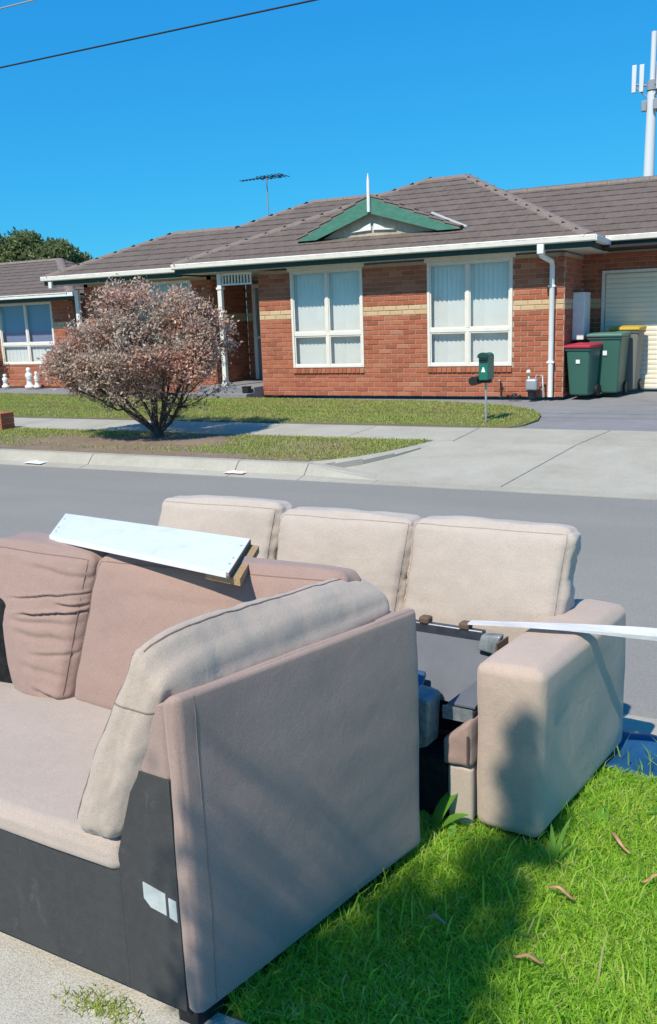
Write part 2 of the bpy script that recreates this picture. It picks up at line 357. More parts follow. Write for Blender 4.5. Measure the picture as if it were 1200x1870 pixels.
def kerb(name, ytop0, ytop1, yface, ylip, x0, x1, seg, sgn):
    k = tag(bpy.data.objects.new(name, None), kind='structure'); COL.objects.link(k)
    x = x0
    while x < x1-.05:
        xe = min(x+seg, x1)-.01
        prof = [(ytop0, -.22), (ytop0, .002), (ytop1, .004), (ytop1+(yface-ytop1)*.25, -.012), (yface, -.105), (ylip, -.127), (ylip, -.22)]
        MB().prism(prof, x, xe, 'YZ').build('kerb_segment', 'concrete_kerb', k); x += seg
    return k
kerb('near_kerb', 3.035, 3.20, 3.30, 3.62, -30, 30, 2.4, 1)
kerb('far_kerb', 8.58, 8.46, 8.34, 8.17, -39.76, -4.46, 2.15, -1)
kw = MB(); pa = [(8.58, -.22), (8.58, .002), (8.46, .004), (8.43, -.012), (8.34, -.105), (8.17, -.127), (8.17, -.22)]; pb = [(8.60, -.22), (8.60, -.112), (8.55, -.115), (8.45, -.119), (8.36, -.1205), (8.17, -.1235), (8.17, -.22)]
kw.add([(-4.462, y, z) for y, z in pa]+[(-3.6, y, z) for y, z in pb], [(i, (i+1) % 7, 7+(i+1) % 7, 7+i) for i in range(7)]+[tuple(range(7)), tuple(range(13, 6, -1))])
tag(kw.build('kerb_wing', 'concrete_kerb'), kind='structure')
sheet('crossover_lip', [(-3.595, 8.17), (30, 8.17), (30, 8.36), (-3.595, 8.36)], -.122, 'concrete_kerb', .1)
edge = [(-4.46, 8.58), (-4.3, 8.72), (-4.08, 8.98), (-3.86, 9.4), (-3.70, 9.85), (-3.58, 10.35)]
sheet('far_nature_strip', [(-60, 10.35), (-60, 8.58)]+[(x-.07, y) for x, y in edge], lambda y: zf(y)-.006, 'soil_far', .2)
mb = MB()
for i in range(len(edge)-1):
    (x0, y0), (x1, y1) = edge[i], edge[i+1]
    mb.hexa([(x0-.07, y0, -.2), (x0-.07, y0, zf(y0)+.004), (x1-.07, y1, -.2), (x1-.07, y1, zf(y1)+.004), (x0+.03, y0, -.2), (x0+.03, y0, zf(y0)-.03), (x1+.03, y1, -.2), (x1+.03, y1, zf(y1)-.012)])
tag(mb.build('crossover_edging', 'concrete_kerb'), kind='structure')
za = lambda y: -.118+(min(y, 10.35)-8.36)/1.99*.146+max(0, y-10.35)*.02
apron = tag(bpy.data.objects.new('driveway_apron', None), kind='structure'); COL.objects.link(apron)
def aslab(poly, mat='concrete_far'):
    o = sheet('slab', poly, za, mat, .08); del o['kind']; o.parent = apron
aslab([(-4.46, 8.36), (-2.28, 8.36), (-1.93, 10.34), (-3.56, 10.34)]+[(x+.02, y) for x, y in reversed(edge[:-1])])
aslab([(-2.268, 8.36), (.6, 8.36), (.6, 10.34), (-1.918, 10.34)]); aslab([(.612, 8.36), (6, 8.36), (6, 10.34), (.612, 10.34)])
aslab([(-3.42, 10.352), (-1.925, 10.352), (-1.73, 11.5), (-3.42, 11.5)]); aslab([(-1.913, 10.352), (.6, 10.352), (.6, 11.5), (-1.718, 11.5)]); aslab([(.612, 10.352), (6, 10.352), (6, 11.5), (.612, 11.5)])
sheet('apron_bed', [(-4.4, 8.3), (12, 8.3), (12, 11.6), (-3.3, 11.6), (-3.3, 10.3)], lambda y: za(max(y, 8.36))-.03, 'joint_dirt')
sheet('far_footpath_bed', [(-60, 10.36), (-3.43, 10.36), (-3.43, 11.42), (-60, 11.42)], lambda y: zf(y)-.02, 'joint_dirt', .1)
fp = tag(bpy.data.objects.new('far_footpath', None), kind='structure'); COL.objects.link(fp)
x = -3.43
while x > -42:
    o = sheet('slab', [(x-1.49, 10.355), (x, 10.355), (x, 11.44), (x-1.49, 11.44)], lambda y: zf(y), 'concrete_far', .06); del o['kind']; o.parent = fp; x -= 1.5
sheet('driveway', [(-60, 11.445), (-3.43, 11.445), (-3.43, 11.505), (12, 11.505), (12, 30), (-60, 30)], lambda y: zf(y)-.004, 'driveway_grey', .1)
LAWN = [(-60, 11.47), (-3.05, 11.53), (-2.90, 11.75), (-2.83, 12.3), (-2.93, 12.9), (-3.2, 13.45), (-3.8, 13.95), (-5.0, 14.35), (-8.8, 14.62), (-12, 14.75), (-17, 15.3), (-60, 15.9)]
def lawn_z(y): return zf(y)+.012
sheet('front_lawn', LAWN, lawn_z, 'lawn_soil', .03)

# ------------------------------------------------------------------ brick house
H = thing('brick_house', (-6, 15.2, .12), 'single storey red brick house with grey tiled roof and green gablet across the road', 'house')
def part(mb, name, mat, parent=H, **kw): return mb.build(name, mat, parent, **kw)
ZB = .12; CH = .086; BL = .24
SINGLES = [0]; BRM = {}
def brickmesh(key):
    if key not in BRM:
        L, D, Hh = .23, .1, .076; c = .006
        mb = MB()
        a = [(-L/2, 0, -Hh/2), (L/2, 0, -Hh/2), (L/2, 0, Hh/2), (-L/2, 0, Hh/2)]
        f_ = [(-L/2+c, -c, -Hh/2+c), (L/2-c, -c, -Hh/2+c), (L/2-c, -c, Hh/2-c), (-L/2+c, -c, Hh/2-c)]
        b = [(x, .02, z) for x, _, z in a]
        mb.add(f_+a+b, [(0, 1, 2, 3)]+[(4+i, 4+(i+1) % 4, (i+1) % 4, i) for i in range(4)]+[(8+i, 8+(i+1) % 4, 4+(i+1) % 4, 4+i) for i in range(4)])
        me = mb.mesh('brick'); me.materials.append(MATS[key]); BRM[key] = me
    return BRM[key]
def brick_wall(wname, p0, p1, z0, z1, outward, openings=(), single=0, band=True, parent=H, bandz=(17, 18), thick=.11):
    """running-bond wall from p0 to p1 (xy); outward = unit normal; openings (s0,s1,z0,z1)"""
    p0 = Vector((*p0, 0)); p1 = Vector((*p1, 0)); d = (p1-p0); L = d.length; d.normalize(); nrm = Vector((*outward, 0))
    # mortar body, cut at the openings
    mb = MB(); ss = sorted({0, L, *[s for o in openings for s in o[:2] if 0 < s < L]}); zz = sorted({z0, z1, *[z for o in openings for z in o[2:] if z0 < z < z1]})
    for i in range(len(ss)-1):
        for j in range(len(zz)-1):
            sm, zm = (ss[i]+ss[i+1])/2, (zz[j]+zz[j+1])/2
            if any(o[0] < sm < o[1] and o[2] < zm < o[3] for o in openings): continue
            c = [p0+d*s+nrm*k+Vector((0, 0, z)) for s in (ss[i], ss[i+1]) for k in (-thick, -.004) for z in (zz[j], zz[j+1])]
            mb.hexa(c)
    wall = mb.build(wname, 'mortar', parent)
    allb = {}
    k = 0; z = z0
    lst = []
    while z+CH <= z1+.02:
        off = -BL/2 if k % 2 else 0; s = off
        while s < L:
            a, b = max(s, 0), min(s+BL, L); s += BL
            segs = [(a, b)]
            zm = z+CH/2
            for o in openings:
                if o[2] < zm < o[3]:
                    ns = []
                    for (q, w) in segs:
                        if w <= o[0] or q >= o[1]: ns.append((q, w)); continue
                        if q < o[0]: ns.append((q, o[0]))
                        if w > o[1]: ns.append((o[1], w))
                    segs = ns
            for (q, w) in segs:
                if w-q > .035: lst.append((q, w, z, (k in bandz) if band else False))
        z += CH; k += 1
    rot = math.atan2(-nrm.x, nrm.y*1)  # local -Y must point along nrm
    ang = math.atan2(d.y, d.x)
    if (Matrix.Rotation(ang, 3, 'Z') @ Vector((0, -1, 0))).dot(nrm) < 0: ang += math.pi
    order = sorted(range(len(lst)), key=lambda i: (p0+d*((lst[i][0]+lst[i][1])/2)).length+ .02*random.random())
    many = {}
    for rank, i in enumerate(order):
        q, w, z, bd = lst[i]; c = p0+d*((q+w)/2)+Vector((0, 0, z+CH/2)); jit = random.uniform(-.0015, .0025)
        key = 'brick_cream' if bd else 'brick_red'
        if rank < single:
            o = bpy.data.objects.new('brick', brickmesh(key+'_single')); COL.objects.link(o); o.parent = wall
            o.location = c+nrm*jit-parent_origin(wall); o.rotation_euler = (0, 0, ang); o.scale = ((w-q-.01)/.23, 1, 1)
        else:
            M_ = Matrix.Translation(c+nrm*jit) @ Matrix.Rotation(ang, 4, 'Z') @ Matrix.Diagonal(((w-q-.01)/.23, 1, 1, 1))
            src = brickmesh(key+'_many'); many.setdefault(key, MB()).add([M_ @ v.co for v in src.vertices], [tuple(p.vertices) for p in src.polygons])
    for key, mb in many.items():
        o = mb.build('brickwork' if key == 'brick_red' else 'brick_band', key+'_many', wall); o['kind'] = 'stuff'
    return wall
FX0, FX1, FY = -8.98, -3.09, 15.2
w1 = (-8.27, -6.76, .655, 2.47); w2 = (-5.505, -3.965, .655, 2.47)
op = [(w[0]-FX0, w[1]-FX0, w[2], w[3]) for w in (w1, w2)]
brick_wall('front_wall', (FX0, FY), (FX1, FY), ZB, 2.50, (0, -1), op, single=298)
brick_wall('side_wall', (FX1, FY+.004), (FX1, 16.8), ZB, 2.50, (1, 0))
LWY = 15.6
brick_wall('left_wing_wall', (-13.7, LWY), (-10.33, LWY), ZB, 2.50, (0, -1), [(1.33, 2.86, .9, 2.46)])
brick_wall('porch_side_wall', (-10.33, LWY+.004), (-10.33, 16.95), ZB, 2.50, (1, 0))
brick_wall('porch_back_wall', (-10.33, 16.95), (-8.98, 16.95), ZB, 2.50, (0, -1), [(.18, 1.10, .32, 2.36)])
brick_wall('left_end_wall', (-13.7, 20.), (-13.7, LWY+.004), ZB, 2.50, (-1, 0))
brick_wall('garage_wall', (-3.09, 16.8), (3.0, 16.8), ZB, 2.58, (0, -1), [(.40, 4.95, ZB, 2.18)])
part(MB().box(-8.96, -8.86, 15.3, 17.0, .2, 2.5), 'porch_inner_wall', 'mortar')
# windows
def window(x0, x1, z0, z1, y, zt, mull, blind='blind', blind2=None, parent=H, gap=.045):
    fr = MB(); d0, d1 = y-.012, y+.05; t = .05
    fr.box(x0, x0+t, d0, d1, z0, z1); fr.box(x1-t, x1, d0, d1, z0, z1); fr.box(x0+t, x1-t, d0, d1, z0, z0+t); fr.box(x0+t, x1-t, d0, d1, z1-t*.8, z1)
    win = fr.build('window', 'cream_paint', parent, bev=.006)
    tr = MB().box(x0+t, x1-t, d0+.008, d1, zt-.035, zt+.035); tr.build('transom', 'cream_paint', win, bev=.005)
    MB().box(mull-.03, mull+.03, d0+.005, d1-.002, z0+t, zt-.036).build('mullion', 'cream_paint', win, bev=.005)
    MB().box(mull-.03, mull+.03, d0+.005, d1-.002, zt+.036, z1-t*.8).build('mullion', 'cream_paint', win, bev=.005)
    for (a, b) in ((x0+t, mull-.03), (mull+.03, x1-t)):
        for (c, d) in ((z0+t, zt-.036), (zt+.036, z1-t*.8)):
            MB().box(a+.001, b-.001, y+.022, y+.027, c+.001, d-.001).build('pane', 'glass', win)
            sf = MB(); s_ = .022
            sf.box(a+.001, a+s_, y+.008, y+.021, c+.001, d-.001); sf.box(b-s_, b-.001, y+.008, y+.021, c+.001, d-.001)
            sf.box(a+s_, b-s_, y+.008, y+.021, c+.001, c+s_); sf.box(a+s_, b-s_, y+.008, y+.021, d-s_, d-.001); sf.build('sash', 'cream_paint', win)
    bl = MB(); xx = x0+.02
    while xx < x1-.05:
        a = math.radians(16+random.uniform(-4, 4)); c_, s_ = .047*math.cos(a), .047*math.sin(a); cx = xx+.043
        bl.hexa([(cx-c_, y+.12-s_, z0+.05), (cx-c_, y+.12-s_, z1-.05), (cx-c_, y+.122-s_, z0+.05), (cx-c_, y+.122-s_, z1-.05), (cx+c_, y+.12+s_, z0+.05), (cx+c_, y+.12+s_, z1-.05), (cx+c_, y+.122+s_, z0+.05), (cx+c_, y+.122+s_, z1-.05)]); xx += .083
    o = bl.build('blind', blind, win); o['kind'] = 'stuff'
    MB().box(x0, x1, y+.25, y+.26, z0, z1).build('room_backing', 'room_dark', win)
    return win
for w, mu in ((w1, -7.50), (w2, -4.76)):
    wi = window(w[0], w[1], w[2], w[3], FY-.005, 1.29, mu)
    n = int((w[1]-w[0])/.086); st = (w[1]-w[0])/n
    for i in range(n):   # header bricks of the sill
        a = w[0]+i*st; MB().hexa([(a+.004, FY-.035, .555), (a+.004, FY-.035, .628), (a+.004, FY+.06, .575), (a+.004, FY+.06, .652), (a+st-.004, FY-.035, .555), (a+st-.004, FY-.035, .628), (a+st-.004, FY+.06, .575), (a+st-.004, FY+.06, .652)]).build('sill_brick', 'brick_red_single', wi)
part(MB().box(-8.32, -6.72, FY-.02, FY+.03, 2.47, 2.535), 'window_head', 'cream_paint'); part(MB().box(-5.55, -3.92, FY-.02, FY+.03, 2.47, 2.535), 'window_head', 'cream_paint')
wl = window(-12.37, -10.84, .9, 2.46, LWY-.005, 1.5, -11.25, blind='curtain_pale')
# porch
part(MB().box(-10.33, -8.985, 14.85, 16.95, .0, .31), 'porch_slab', 'driveway_grey', bev=.01)
part(MB().box(-10.6, -8.985, 14.55, 14.849, .0, .205), 'porch_step', 'driveway_grey', bev=.01)
ps = MB().box(-9.755, -9.665, 14.93, 15.02, .31, 2.5); po = part(ps, 'porch_post', 'cream_paint', bev=.008)
MB().box(-9.775, -9.645, 14.91, 15.04, .311, .40).build('post_base', 'cream_paint', po); MB().box(-9.77, -9.65, 14.915, 15.035, 2.2, 2.24).build('post_collar', 'cream_paint', po)
va = MB().box(-9.66, -8.985, 14.955, 14.995, 2.27, 2.30); va.box(-9.66, -8.985, 14.955, 14.995, 2.46, 2.5); vo = part(va, 'porch_valance', 'cream_paint')
for i in range(10): MB().box(-9.65+i*.07, -9.625+i*.07, 14.96, 14.99, 2.30, 2.46).build('baluster', 'cream_paint', vo)
dr = part(MB().box(-10.12, -9.24, 16.96, 17.0, .32, 2.33), 'front_door', 'door_screen'); fr = MB()
fr.box(-10.16, -10.08, 16.90, 16.958, .32, 2.36); fr.box(-9.30, -9.23, 16.90, 16.958, .32, 2.36); fr.box(-10.08, -9.30, 16.90, 16.958, 2.28, 2.36); fr.box(-10.08, -9.30, 16.92, 16.958, 1.2, 1.25); fr.build('door_frame', 'white_paint', dr, bev=.004)
MB().tube([(-9.36, 16.91, 1.15), (-9.36, 16.87, 1.15), (-9.46, 16.87, 1.15)], .012).build('handle', 'galv', dr)
# garage door, one slat after another
gd = part(MB().box(-2.70, 1.88, 16.86, 16.9, ZB, 2.18), 'garage_door', 'garage_cream')
sm_ = MB(); hh = .084
sm_.add([(x, 16.86+dy, z) for x in (-2.70, 1.88) for dy, z in ((0, 0), (-.012, .008), (-.016, .042), (-.012, .076), (0, .082))], [(0, 1, 6, 5), (1, 2, 7, 6), (2, 3, 8, 7), (3, 4, 9, 8), (0, 4, 3, 2, 1), (5, 6, 7, 8, 9)])
slat = sm_.mesh('slat'); slat.materials.append(MATS['garage_cream'])
for i in range(24):
    o = bpy.data.objects.new('slat', slat); COL.objects.link(o); o.parent = gd; o.location = Vector((0, 0, ZB+.01+i*.0853))-parent_origin(gd)
part(MB().box(-2.755, -2.70, 16.77, 16.86, ZB, 2.23).box(-2.70, 1.9, 16.77, 16.86, 2.18, 2.23), 'garage_door_frame', 'cream_paint', bev=.004)
# roof
SL = .445; tl = [0]
ROOF = part(MB().box(-13.6, 2.8, 15.8, 20.8, 2.56, 2.60), 'roof', 'deck_dark')
TW, TE = .33, .315
TM = {}
def tile_verts(w, cl=0.):
    y0, y1 = -.03, TE+.05; h0, h1 = .041, .022
    prof = [(-w/2+.0005, .004), (-w/2+.03, .009), (-w*.12, .004), (w*.12, .004), (w/2-.03, .009), (w/2-.0005, .004)]
    vs = [(x, y0, h0+dz) for x, dz in prof]+[(x, y1, h1+dz) for x, dz in prof]+[(-w/2+.002, y0, .02), (w/2-.002, y0, .02)]
    fs = [(i, i+1, 7+i, 6+i) for i in range(5)]+[(12, 13, 5, 4, 3, 2, 1, 0)]
    return vs, fs
def roof_plane(pts, singles=0, parent=None, skip=None):
    """pts[0]->pts[1] is the eave (left to right seen from outside)"""
    parent = parent or ROOF
    P = [Vector(p) for p in pts]; e = (P[1]-P[0]).normalized(); n = e.cross(P[2]-P[1]); n.normalize()
    if n.z < 0: n = -n
    up = n.cross(e); up = up if up.z > 0 else -up
    Q = [((p-P[0]).dot(e), (p-P[0]).dot(up)) for p in P]
    MB().add([p+n*.0 for p in P]+[p-n*.03 for p in P], [tuple(range(len(P))), tuple(range(2*len(P)-1, len(P)-1, -1))]).build('roof_deck', 'deck_dark', parent)
    vmax = max(q[1] for q in Q); many = MB(); row = 0; v = -.03; objs = []
    Mx = Matrix((e, up, n)).transposed()
    while v < vmax-.04:
        vm = v+TE*.5; xs = []
        for i in range(len(Q)):
            (a, b), (c, d) = Q[i], Q[(i+1) % len(Q)]
            if (b <= vm < d) or (d <= vm < b): xs.append(a+(vm-b)/(d-b)*(c-a))
        if len(xs) >= 2:
            xl, xr = min(xs), max(xs); off = (row % 2)*TW*.5; i0 = math.floor((xl-off)/TW)
            k = i0
            while off+k*TW < xr:
                a, b = max(xl, off+k*TW), min(xr, off+(k+1)*TW); k += 1
                if b-a < .03: continue
                w = b-a; vs, fs = tile_verts(w); c = P[0]+e*((a+b)/2)+up*v+n*random.uniform(0, .004)
                if len(objs) < singles:
                    key = round(w, 3)
                    if key not in TM:
                        t_ = MB(); t_.add(vs, fs); TM[key] = t_.mesh('tile'); TM[key].materials.append(MATS['tile_single'])
                    o = bpy.data.objects.new('tile', TM[key]); COL.objects.link(o); o.parent = parent
                    mm = Mx.to_4x4(); mm.translation = c-parent_origin(parent); o.matrix_local = mm; objs.append(o)
                else: many.add([c+Mx @ Vector(q) for q in vs], fs)
        v += TE; row += 1
    if many.v:
        o = many.build('tiles', 'tile_many', parent); o['kind'] = 'stuff'
    return len(objs)
def caps(a, b, parent=None, lift=.03):
    parent = parent or ROOF
    a, b = Vector(a), Vector(b); d = b-a; L = d.length; d.normalize(); n = max(1, int(L/.38)); side = d.cross(Vector((0, 0, 1))).normalized(); up = side.cross(d)
    for i in range(n):
        c0 = a+d*(L*i/n+.003); c1 = a+d*(L*(i+1)/n-.003); mb = MB(); vs = []
        for c, r in ((c0, .122), (c1, .120)):
            for k in range(7):
                an = math.pi*k/6; vs.append(c+side*math.cos(an)*r*1.05+up*(math.sin(an)*r*.62+lift-.045))
        mb.add(vs, [(k, k+1, 8+k, 7+k) for k in range(6)], True); mb.add([vs[k] for k in range(7)], [tuple(range(7))]); mb.add(vs[7:], [tuple(range(7))])
        mb.build('ridge_cap', 'cap_mortar', parent)
E1, E2 = Vector((-10.62, 14.72, 2.67)), Vector((-2.61, 14.72, 2.67))
RZ = 4.31; RA, RB = Vector((-6.62, 18.4, RZ)), Vector((-5.78, 18.4, RZ))
ns = roof_plane([E1, E2, RB, RA], 262)
roof_plane([E2, (-2.61, 22.1, 2.67), RB]); roof_plane([(-10.62, 22.1, 2.67), E1, RA])
caps(E1+Vector((0, 0, .02)), RA); caps(E2+Vector((0, 0, .02)), RB); caps(RA, RB)
# left wing roof and the hip behind it
L1, L2 = Vector((-14.2, 15.0, 2.64)), Vector((-9.9, 15.0, 2.64))
roof_plane([L1, (-7.0, 15.0, 2.64), (-7.0, 18.25, 4.09), (-9.25, 18.25, 4.09), (-10.46, 17.04, 3.55), (-12.15, 17.04, 3.55)]); roof_plane([(-14.2, 19.1, 2.64), L1, (-12.15, 17.04, 3.55)])
caps(L1+Vector((0, 0, .02)), (-12.15, 17.04, 3.55)); caps((-12.15, 17.04, 3.55), (-10.5, 17.04, 3.55))
roof_plane([(-10.46, 19.4, 3.55), (-10.46, 17.04, 3.55), (-9.25, 18.25, 4.09)])
caps((-10.46, 17.04, 3.55), (-9.25, 18.25, 4.09)); caps((-9.25, 18.25, 4.09), (-6.9, 18.25, 4.09))
# garage roof
roof_plane([(-3.6, 16.1, 2.74), (6.0, 16.1, 2.74), (6.0, 18.85, 3.965), (-5.2, 18.85, 3.965)]); caps((-5.0, 18.85, 3.965), (6, 18.85, 3.965))
part(MB().box(-5.2, 6, 18.86, 21.0, 2.62, 3.6), 'rear_roof_core', 'deck_dark', ROOF)
# gutters, fascias, soffits
def gutter(a, b, z, y, name='gutter'):
    pr = [(y, z), (y-.115, z+.002), (y-.125, z-.01), (y-.118, z-.085), (y-.1, z-.10), (y, z-.10)]
    part(MB().prism(pr, a, b, 'YZ'), name, 'cream_paint', bev=.004)
    part(MB().box(a+.02, b-.02, y-.03, y, z-.185, z-.101), 'fascia', 'dark_green_paint')
gutter(-10.62, -2.52, 2.71, 14.77); gutter(-14.3, -10.623, 2.675, 15.05); gutter(-2.60, 6.0, 2.775, 16.15)
gx = MB().box(-2.60, -2.50, 14.66, 16.02, 2.61, 2.70); part(gx, 'gutter_return', 'cream_paint', bev=.006); part(MB().box(-2.62, -2.605, 14.78, 16.1, 2.525, 2.67), 'fascia', 'dark_green_paint')
part(MB().box(-10.60, -2.63, 14.775, 18.4, 2.535, 2.545), 'soffit', 'soffit'); part(MB().box(-14.25, -10.61, 15.06, 17, 2.50, 2.51), 'soffit', 'soffit'); part(MB().box(-2.6, 6, 16.16, 17.0, 2.585, 2.595), 'soffit', 'soffit')
part(MB().box(-14.3, -14.2, 15.0, 19, 2.575, 2.675), 'gutter_return', 'cream_paint')
part(MB().box(-14.12, -14.03, 14.96, 15.12, 2.42, 2.58).box(-13.9, -13.80, 15.5, 15.58, .15, 2.38), 'downpipe', 'white_paint', bev=.01)
# downpipe
dp = MB(); dp.box(-3.44, -3.33, 14.66, 14.80, 2.46, 2.62); dpo = part(dp, 'downpipe', 'white_paint', bev=.012)
MB().tube([(-3.385, 14.73, 2.50), (-3.385, 14.76, 2.44), (-3.29, 15.08, 2.36), (-3.285, 15.13, 2.28), (-3.285, 15.13, .13)], .044, 12).build('pipe', 'white_paint', dpo)
for z in (.7, 1.95): MB().box(-3.345, -3.225, 15.085, 15.19, z, z+.03).build('bracket', 'white_paint', dpo)
# gablet
GY = 15.40; gx0, gx1, gap_, gz0, gz1 = -8.12, -4.93, -6.62, 2.99, 3.68
G = part(MB().prism([(gx0+.35, gz0-.03), (gx1-.35, gz0-.03), (gap_, gz1-.16)], GY+.02, GY+.05), 'gablet', 'gable_panel')
for sx, xe in ((-1, gx0), (1, gx1)):
    a = Vector((xe, 0, gz0+.02)); b = Vector((gap_, 0, gz1)); d = (b-a).normalized(); nn = Vector((-d.z, 0, d.x)); nn = nn if nn.z > 0 else -nn
    wd = .25; ins = Vector((gap_, 0, gz1-wd*1.12))
    c0 = [a, b, ins, a+Vector((-sx*wd*1.6, 0, -.0))]
    MB().prism([(p.x, p.z) for p in c0], GY-.13, GY-.10).build('barge_board', 'green_paint', G)
    # little roof slope behind the board
    yb = 14.72+(gz1-2.67)/SL; tp = [Vector((xe, GY-.12, gz0+.02)), Vector((gap_, GY-.12, gz1)), Vector((gap_, yb, gz1)), Vector((xe, GY+.05, gz0+.03))]
    mb = MB(); mb.add([p+Vector((0, 0, .035)) for p in tp]+[p+Vector((0, 0, -.01)) for p in tp], [(0, 1, 2, 3), (7, 6, 5, 4), (0, 4, 5, 1), (1, 5, 6, 2), (2, 6, 7, 3), (3, 7, 4, 0)]); mb.build('gablet_roof', 'cap_mortar', G)
    # tiles along the barge, stepped
    for i in range(6):
        p = a+(b-a)*((i+.5)/6); L_ = (b-a).length/6*.5; q = [p-d*L_, p+d*L_]
        MB().hexa([tuple(pt+nn*k+Vector((0, y, 0))) for pt in q for y in (GY-.135, GY+.12) for k in (.015+.03*(pt is q[0]), .05+.02*(pt is q[0]))]).build('barge_tile', 'cap_mortar', G)
    if sx > 0: MB().tube([(xe+.10, GY+.0, gz0+.045), ((xe*.45+gap_*.55)+.08, GY*.45+yb*.55, gz0*.45+gz1*.55+.05)], .03, 6).build('valley_flashing', 'lead_flashing', G)
MB().tube([(gap_, GY-.15, gz1-.26), (gap_, GY-.15, gz1+.02), (gap_, GY-.15, gz1+.28), (gap_, GY-.15, gz1+.40)], [.034, .034, .028, .006], 8).build('finial', 'white_paint', G)
MB().prism([(gap_-.42, gz0+.11), (gap_-.02, gz0+.13), (gap_-.03, gz0+.25), (gap_-.16, gz0+.2), (gap_-.25, gz0+.15)], GY-.02, GY+.015).prism([(gap_+.46, gz0+.11), (gap_+.02, gz0+.13), (gap_+.03, gz0+.25), (gap_+.16, gz0+.2), (gap_+.25, gz0+.15)], GY-.02, GY+.015).build('gable_bracket', 'white_paint', G)

# small fixtures of the house front
o = thing('meter_box', (-3.06, 16.1, 1.06), 'white electricity meter box on the brick side wall above the bins', 'meter box')
MB().box(-3.085, -2.88, 15.85, 16.4, 1.05, 1.86).build('cabinet', 'white_paint', o, bev=.012); MB().box(-2.879, -2.872, 15.9, 16.35, 1.1, 1.8).build('door', 'white_paint', o, bev=.003)
o = thing('gas_meter', (-3.56, 14.98, .12), 'small grey gas meter with pipes at the foot of the brick wall', 'gas meter')
hexpad([(-3.66+.2*a, 14.9+.16*b, .25+.2*c) for a in (0, 1) for b in (0, 1) for c in (0, 1)], .04, n=(3, 3, 3)).build('body', 'galv', o)
MB().lathe((-3.56, 14.98, .12), [(.07, 0), (.07, .09), (.09, .13)], 12).build('base', 'black_plastic', o)
MB().tube([(-3.62, 15.0, .45), (-3.62, 15.0, .54), (-3.68, 15.1, .54), (-3.68, 15.19, .54)], .014, 6).build('pipe', 'cream_paint', o)
MB().tube([(-3.5, 15.0, .45), (-3.5, 15.02, .50), (-3.40, 15.05, .50), (-3.38, 15.05, .13)], .016, 6).build('pipe', 'galv', o)
MB().lathe((-3.62, 14.98, .54), [(.03, 0), (.05, .02), (.02, .06)], 10).build('regulator', 'cream_paint', o)
o = thing('garden_tap', (-4.05, 15.08, .12), 'thin standpipe tap against brick wall below the right window', 'tap')
MB().tube([(-4.15, 15.14, .12), (-4.15, 15.14, .42), (-4.15, 15.08, .42)], .012, 6).build('pipe', 'brown_edge', o); MB().lathe((-4.15, 15.07, .40), [(.02, 0), (.03, .015), (.008, .03)], 8).build('handle', 'galv', o)
o = thing('hose_fitting', (-3.9, 15.05, .12), 'low black hose fitting on paving beside the gas meter', 'hose')
MB().tube([(-4.0+.02*i, 15.03+.05*math.sin(i*1.3), .14+.012*math.cos(i*1.7)) for i in range(12)], .022, 6).build('coil', 'black_plastic', o); MB().lathe((-3.87, 15.03, .12), [(.05, 0), (.05, .05), (.02, .08)], 8).build('nozzle', 'black_plastic', o)
o = thing('porch_box', (-9.08, 14.78, .205), 'small black box sitting on the porch step by brick corner', 'box')
hexpad([(-9.15+.14*a, 14.66+.14*b, .207+.12*c) for a in (0, 1) for b in (0, 1) for c in (0, 1)], .02, n=(2, 2, 2)).build('body', 'black_plastic', o); MB().box(-9.155, -9.005, 14.655, 14.805, .315, .335).build('lid', 'black_plastic', o, bev=.004)

# TV aerial on the roof
o = thing('tv_antenna', (-10.3, 17.9, 3.9), 'thin television aerial on a pole above the roof ridge', 'antenna')
ax_, ay_ = -10.33, 18.1
MB().tube([(ax_, ay_, 3.5), (ax_, ay_, 4.70)], .016, 6).build('pole', 'galv', o)
MB().tube([(ax_-.68, ay_+.0, 4.70), (ax_+.46, ay_-.0, 4.72)], .010, 6).build('boom', 'wire_black', o)
for i in range(13):
    q = i/12; xx = ax_-.66+1.1*q; l_ = (.10+.10*q) if i < 6 else .26
    MB().tube([(xx, ay_-l_, 4.70+.02*q), (xx, ay_+l_, 4.70+.02*q)], .006 if i < 5 else .009, 5).build('element', 'wire_black', o)
for i in range(3): MB().tube([(ax_-.1+.22*i, ay_-.02, 4.67), (ax_-.06+.22*i, ay_+.02, 4.75)], .022, 5).build('element_clamp', 'wire_black', o)

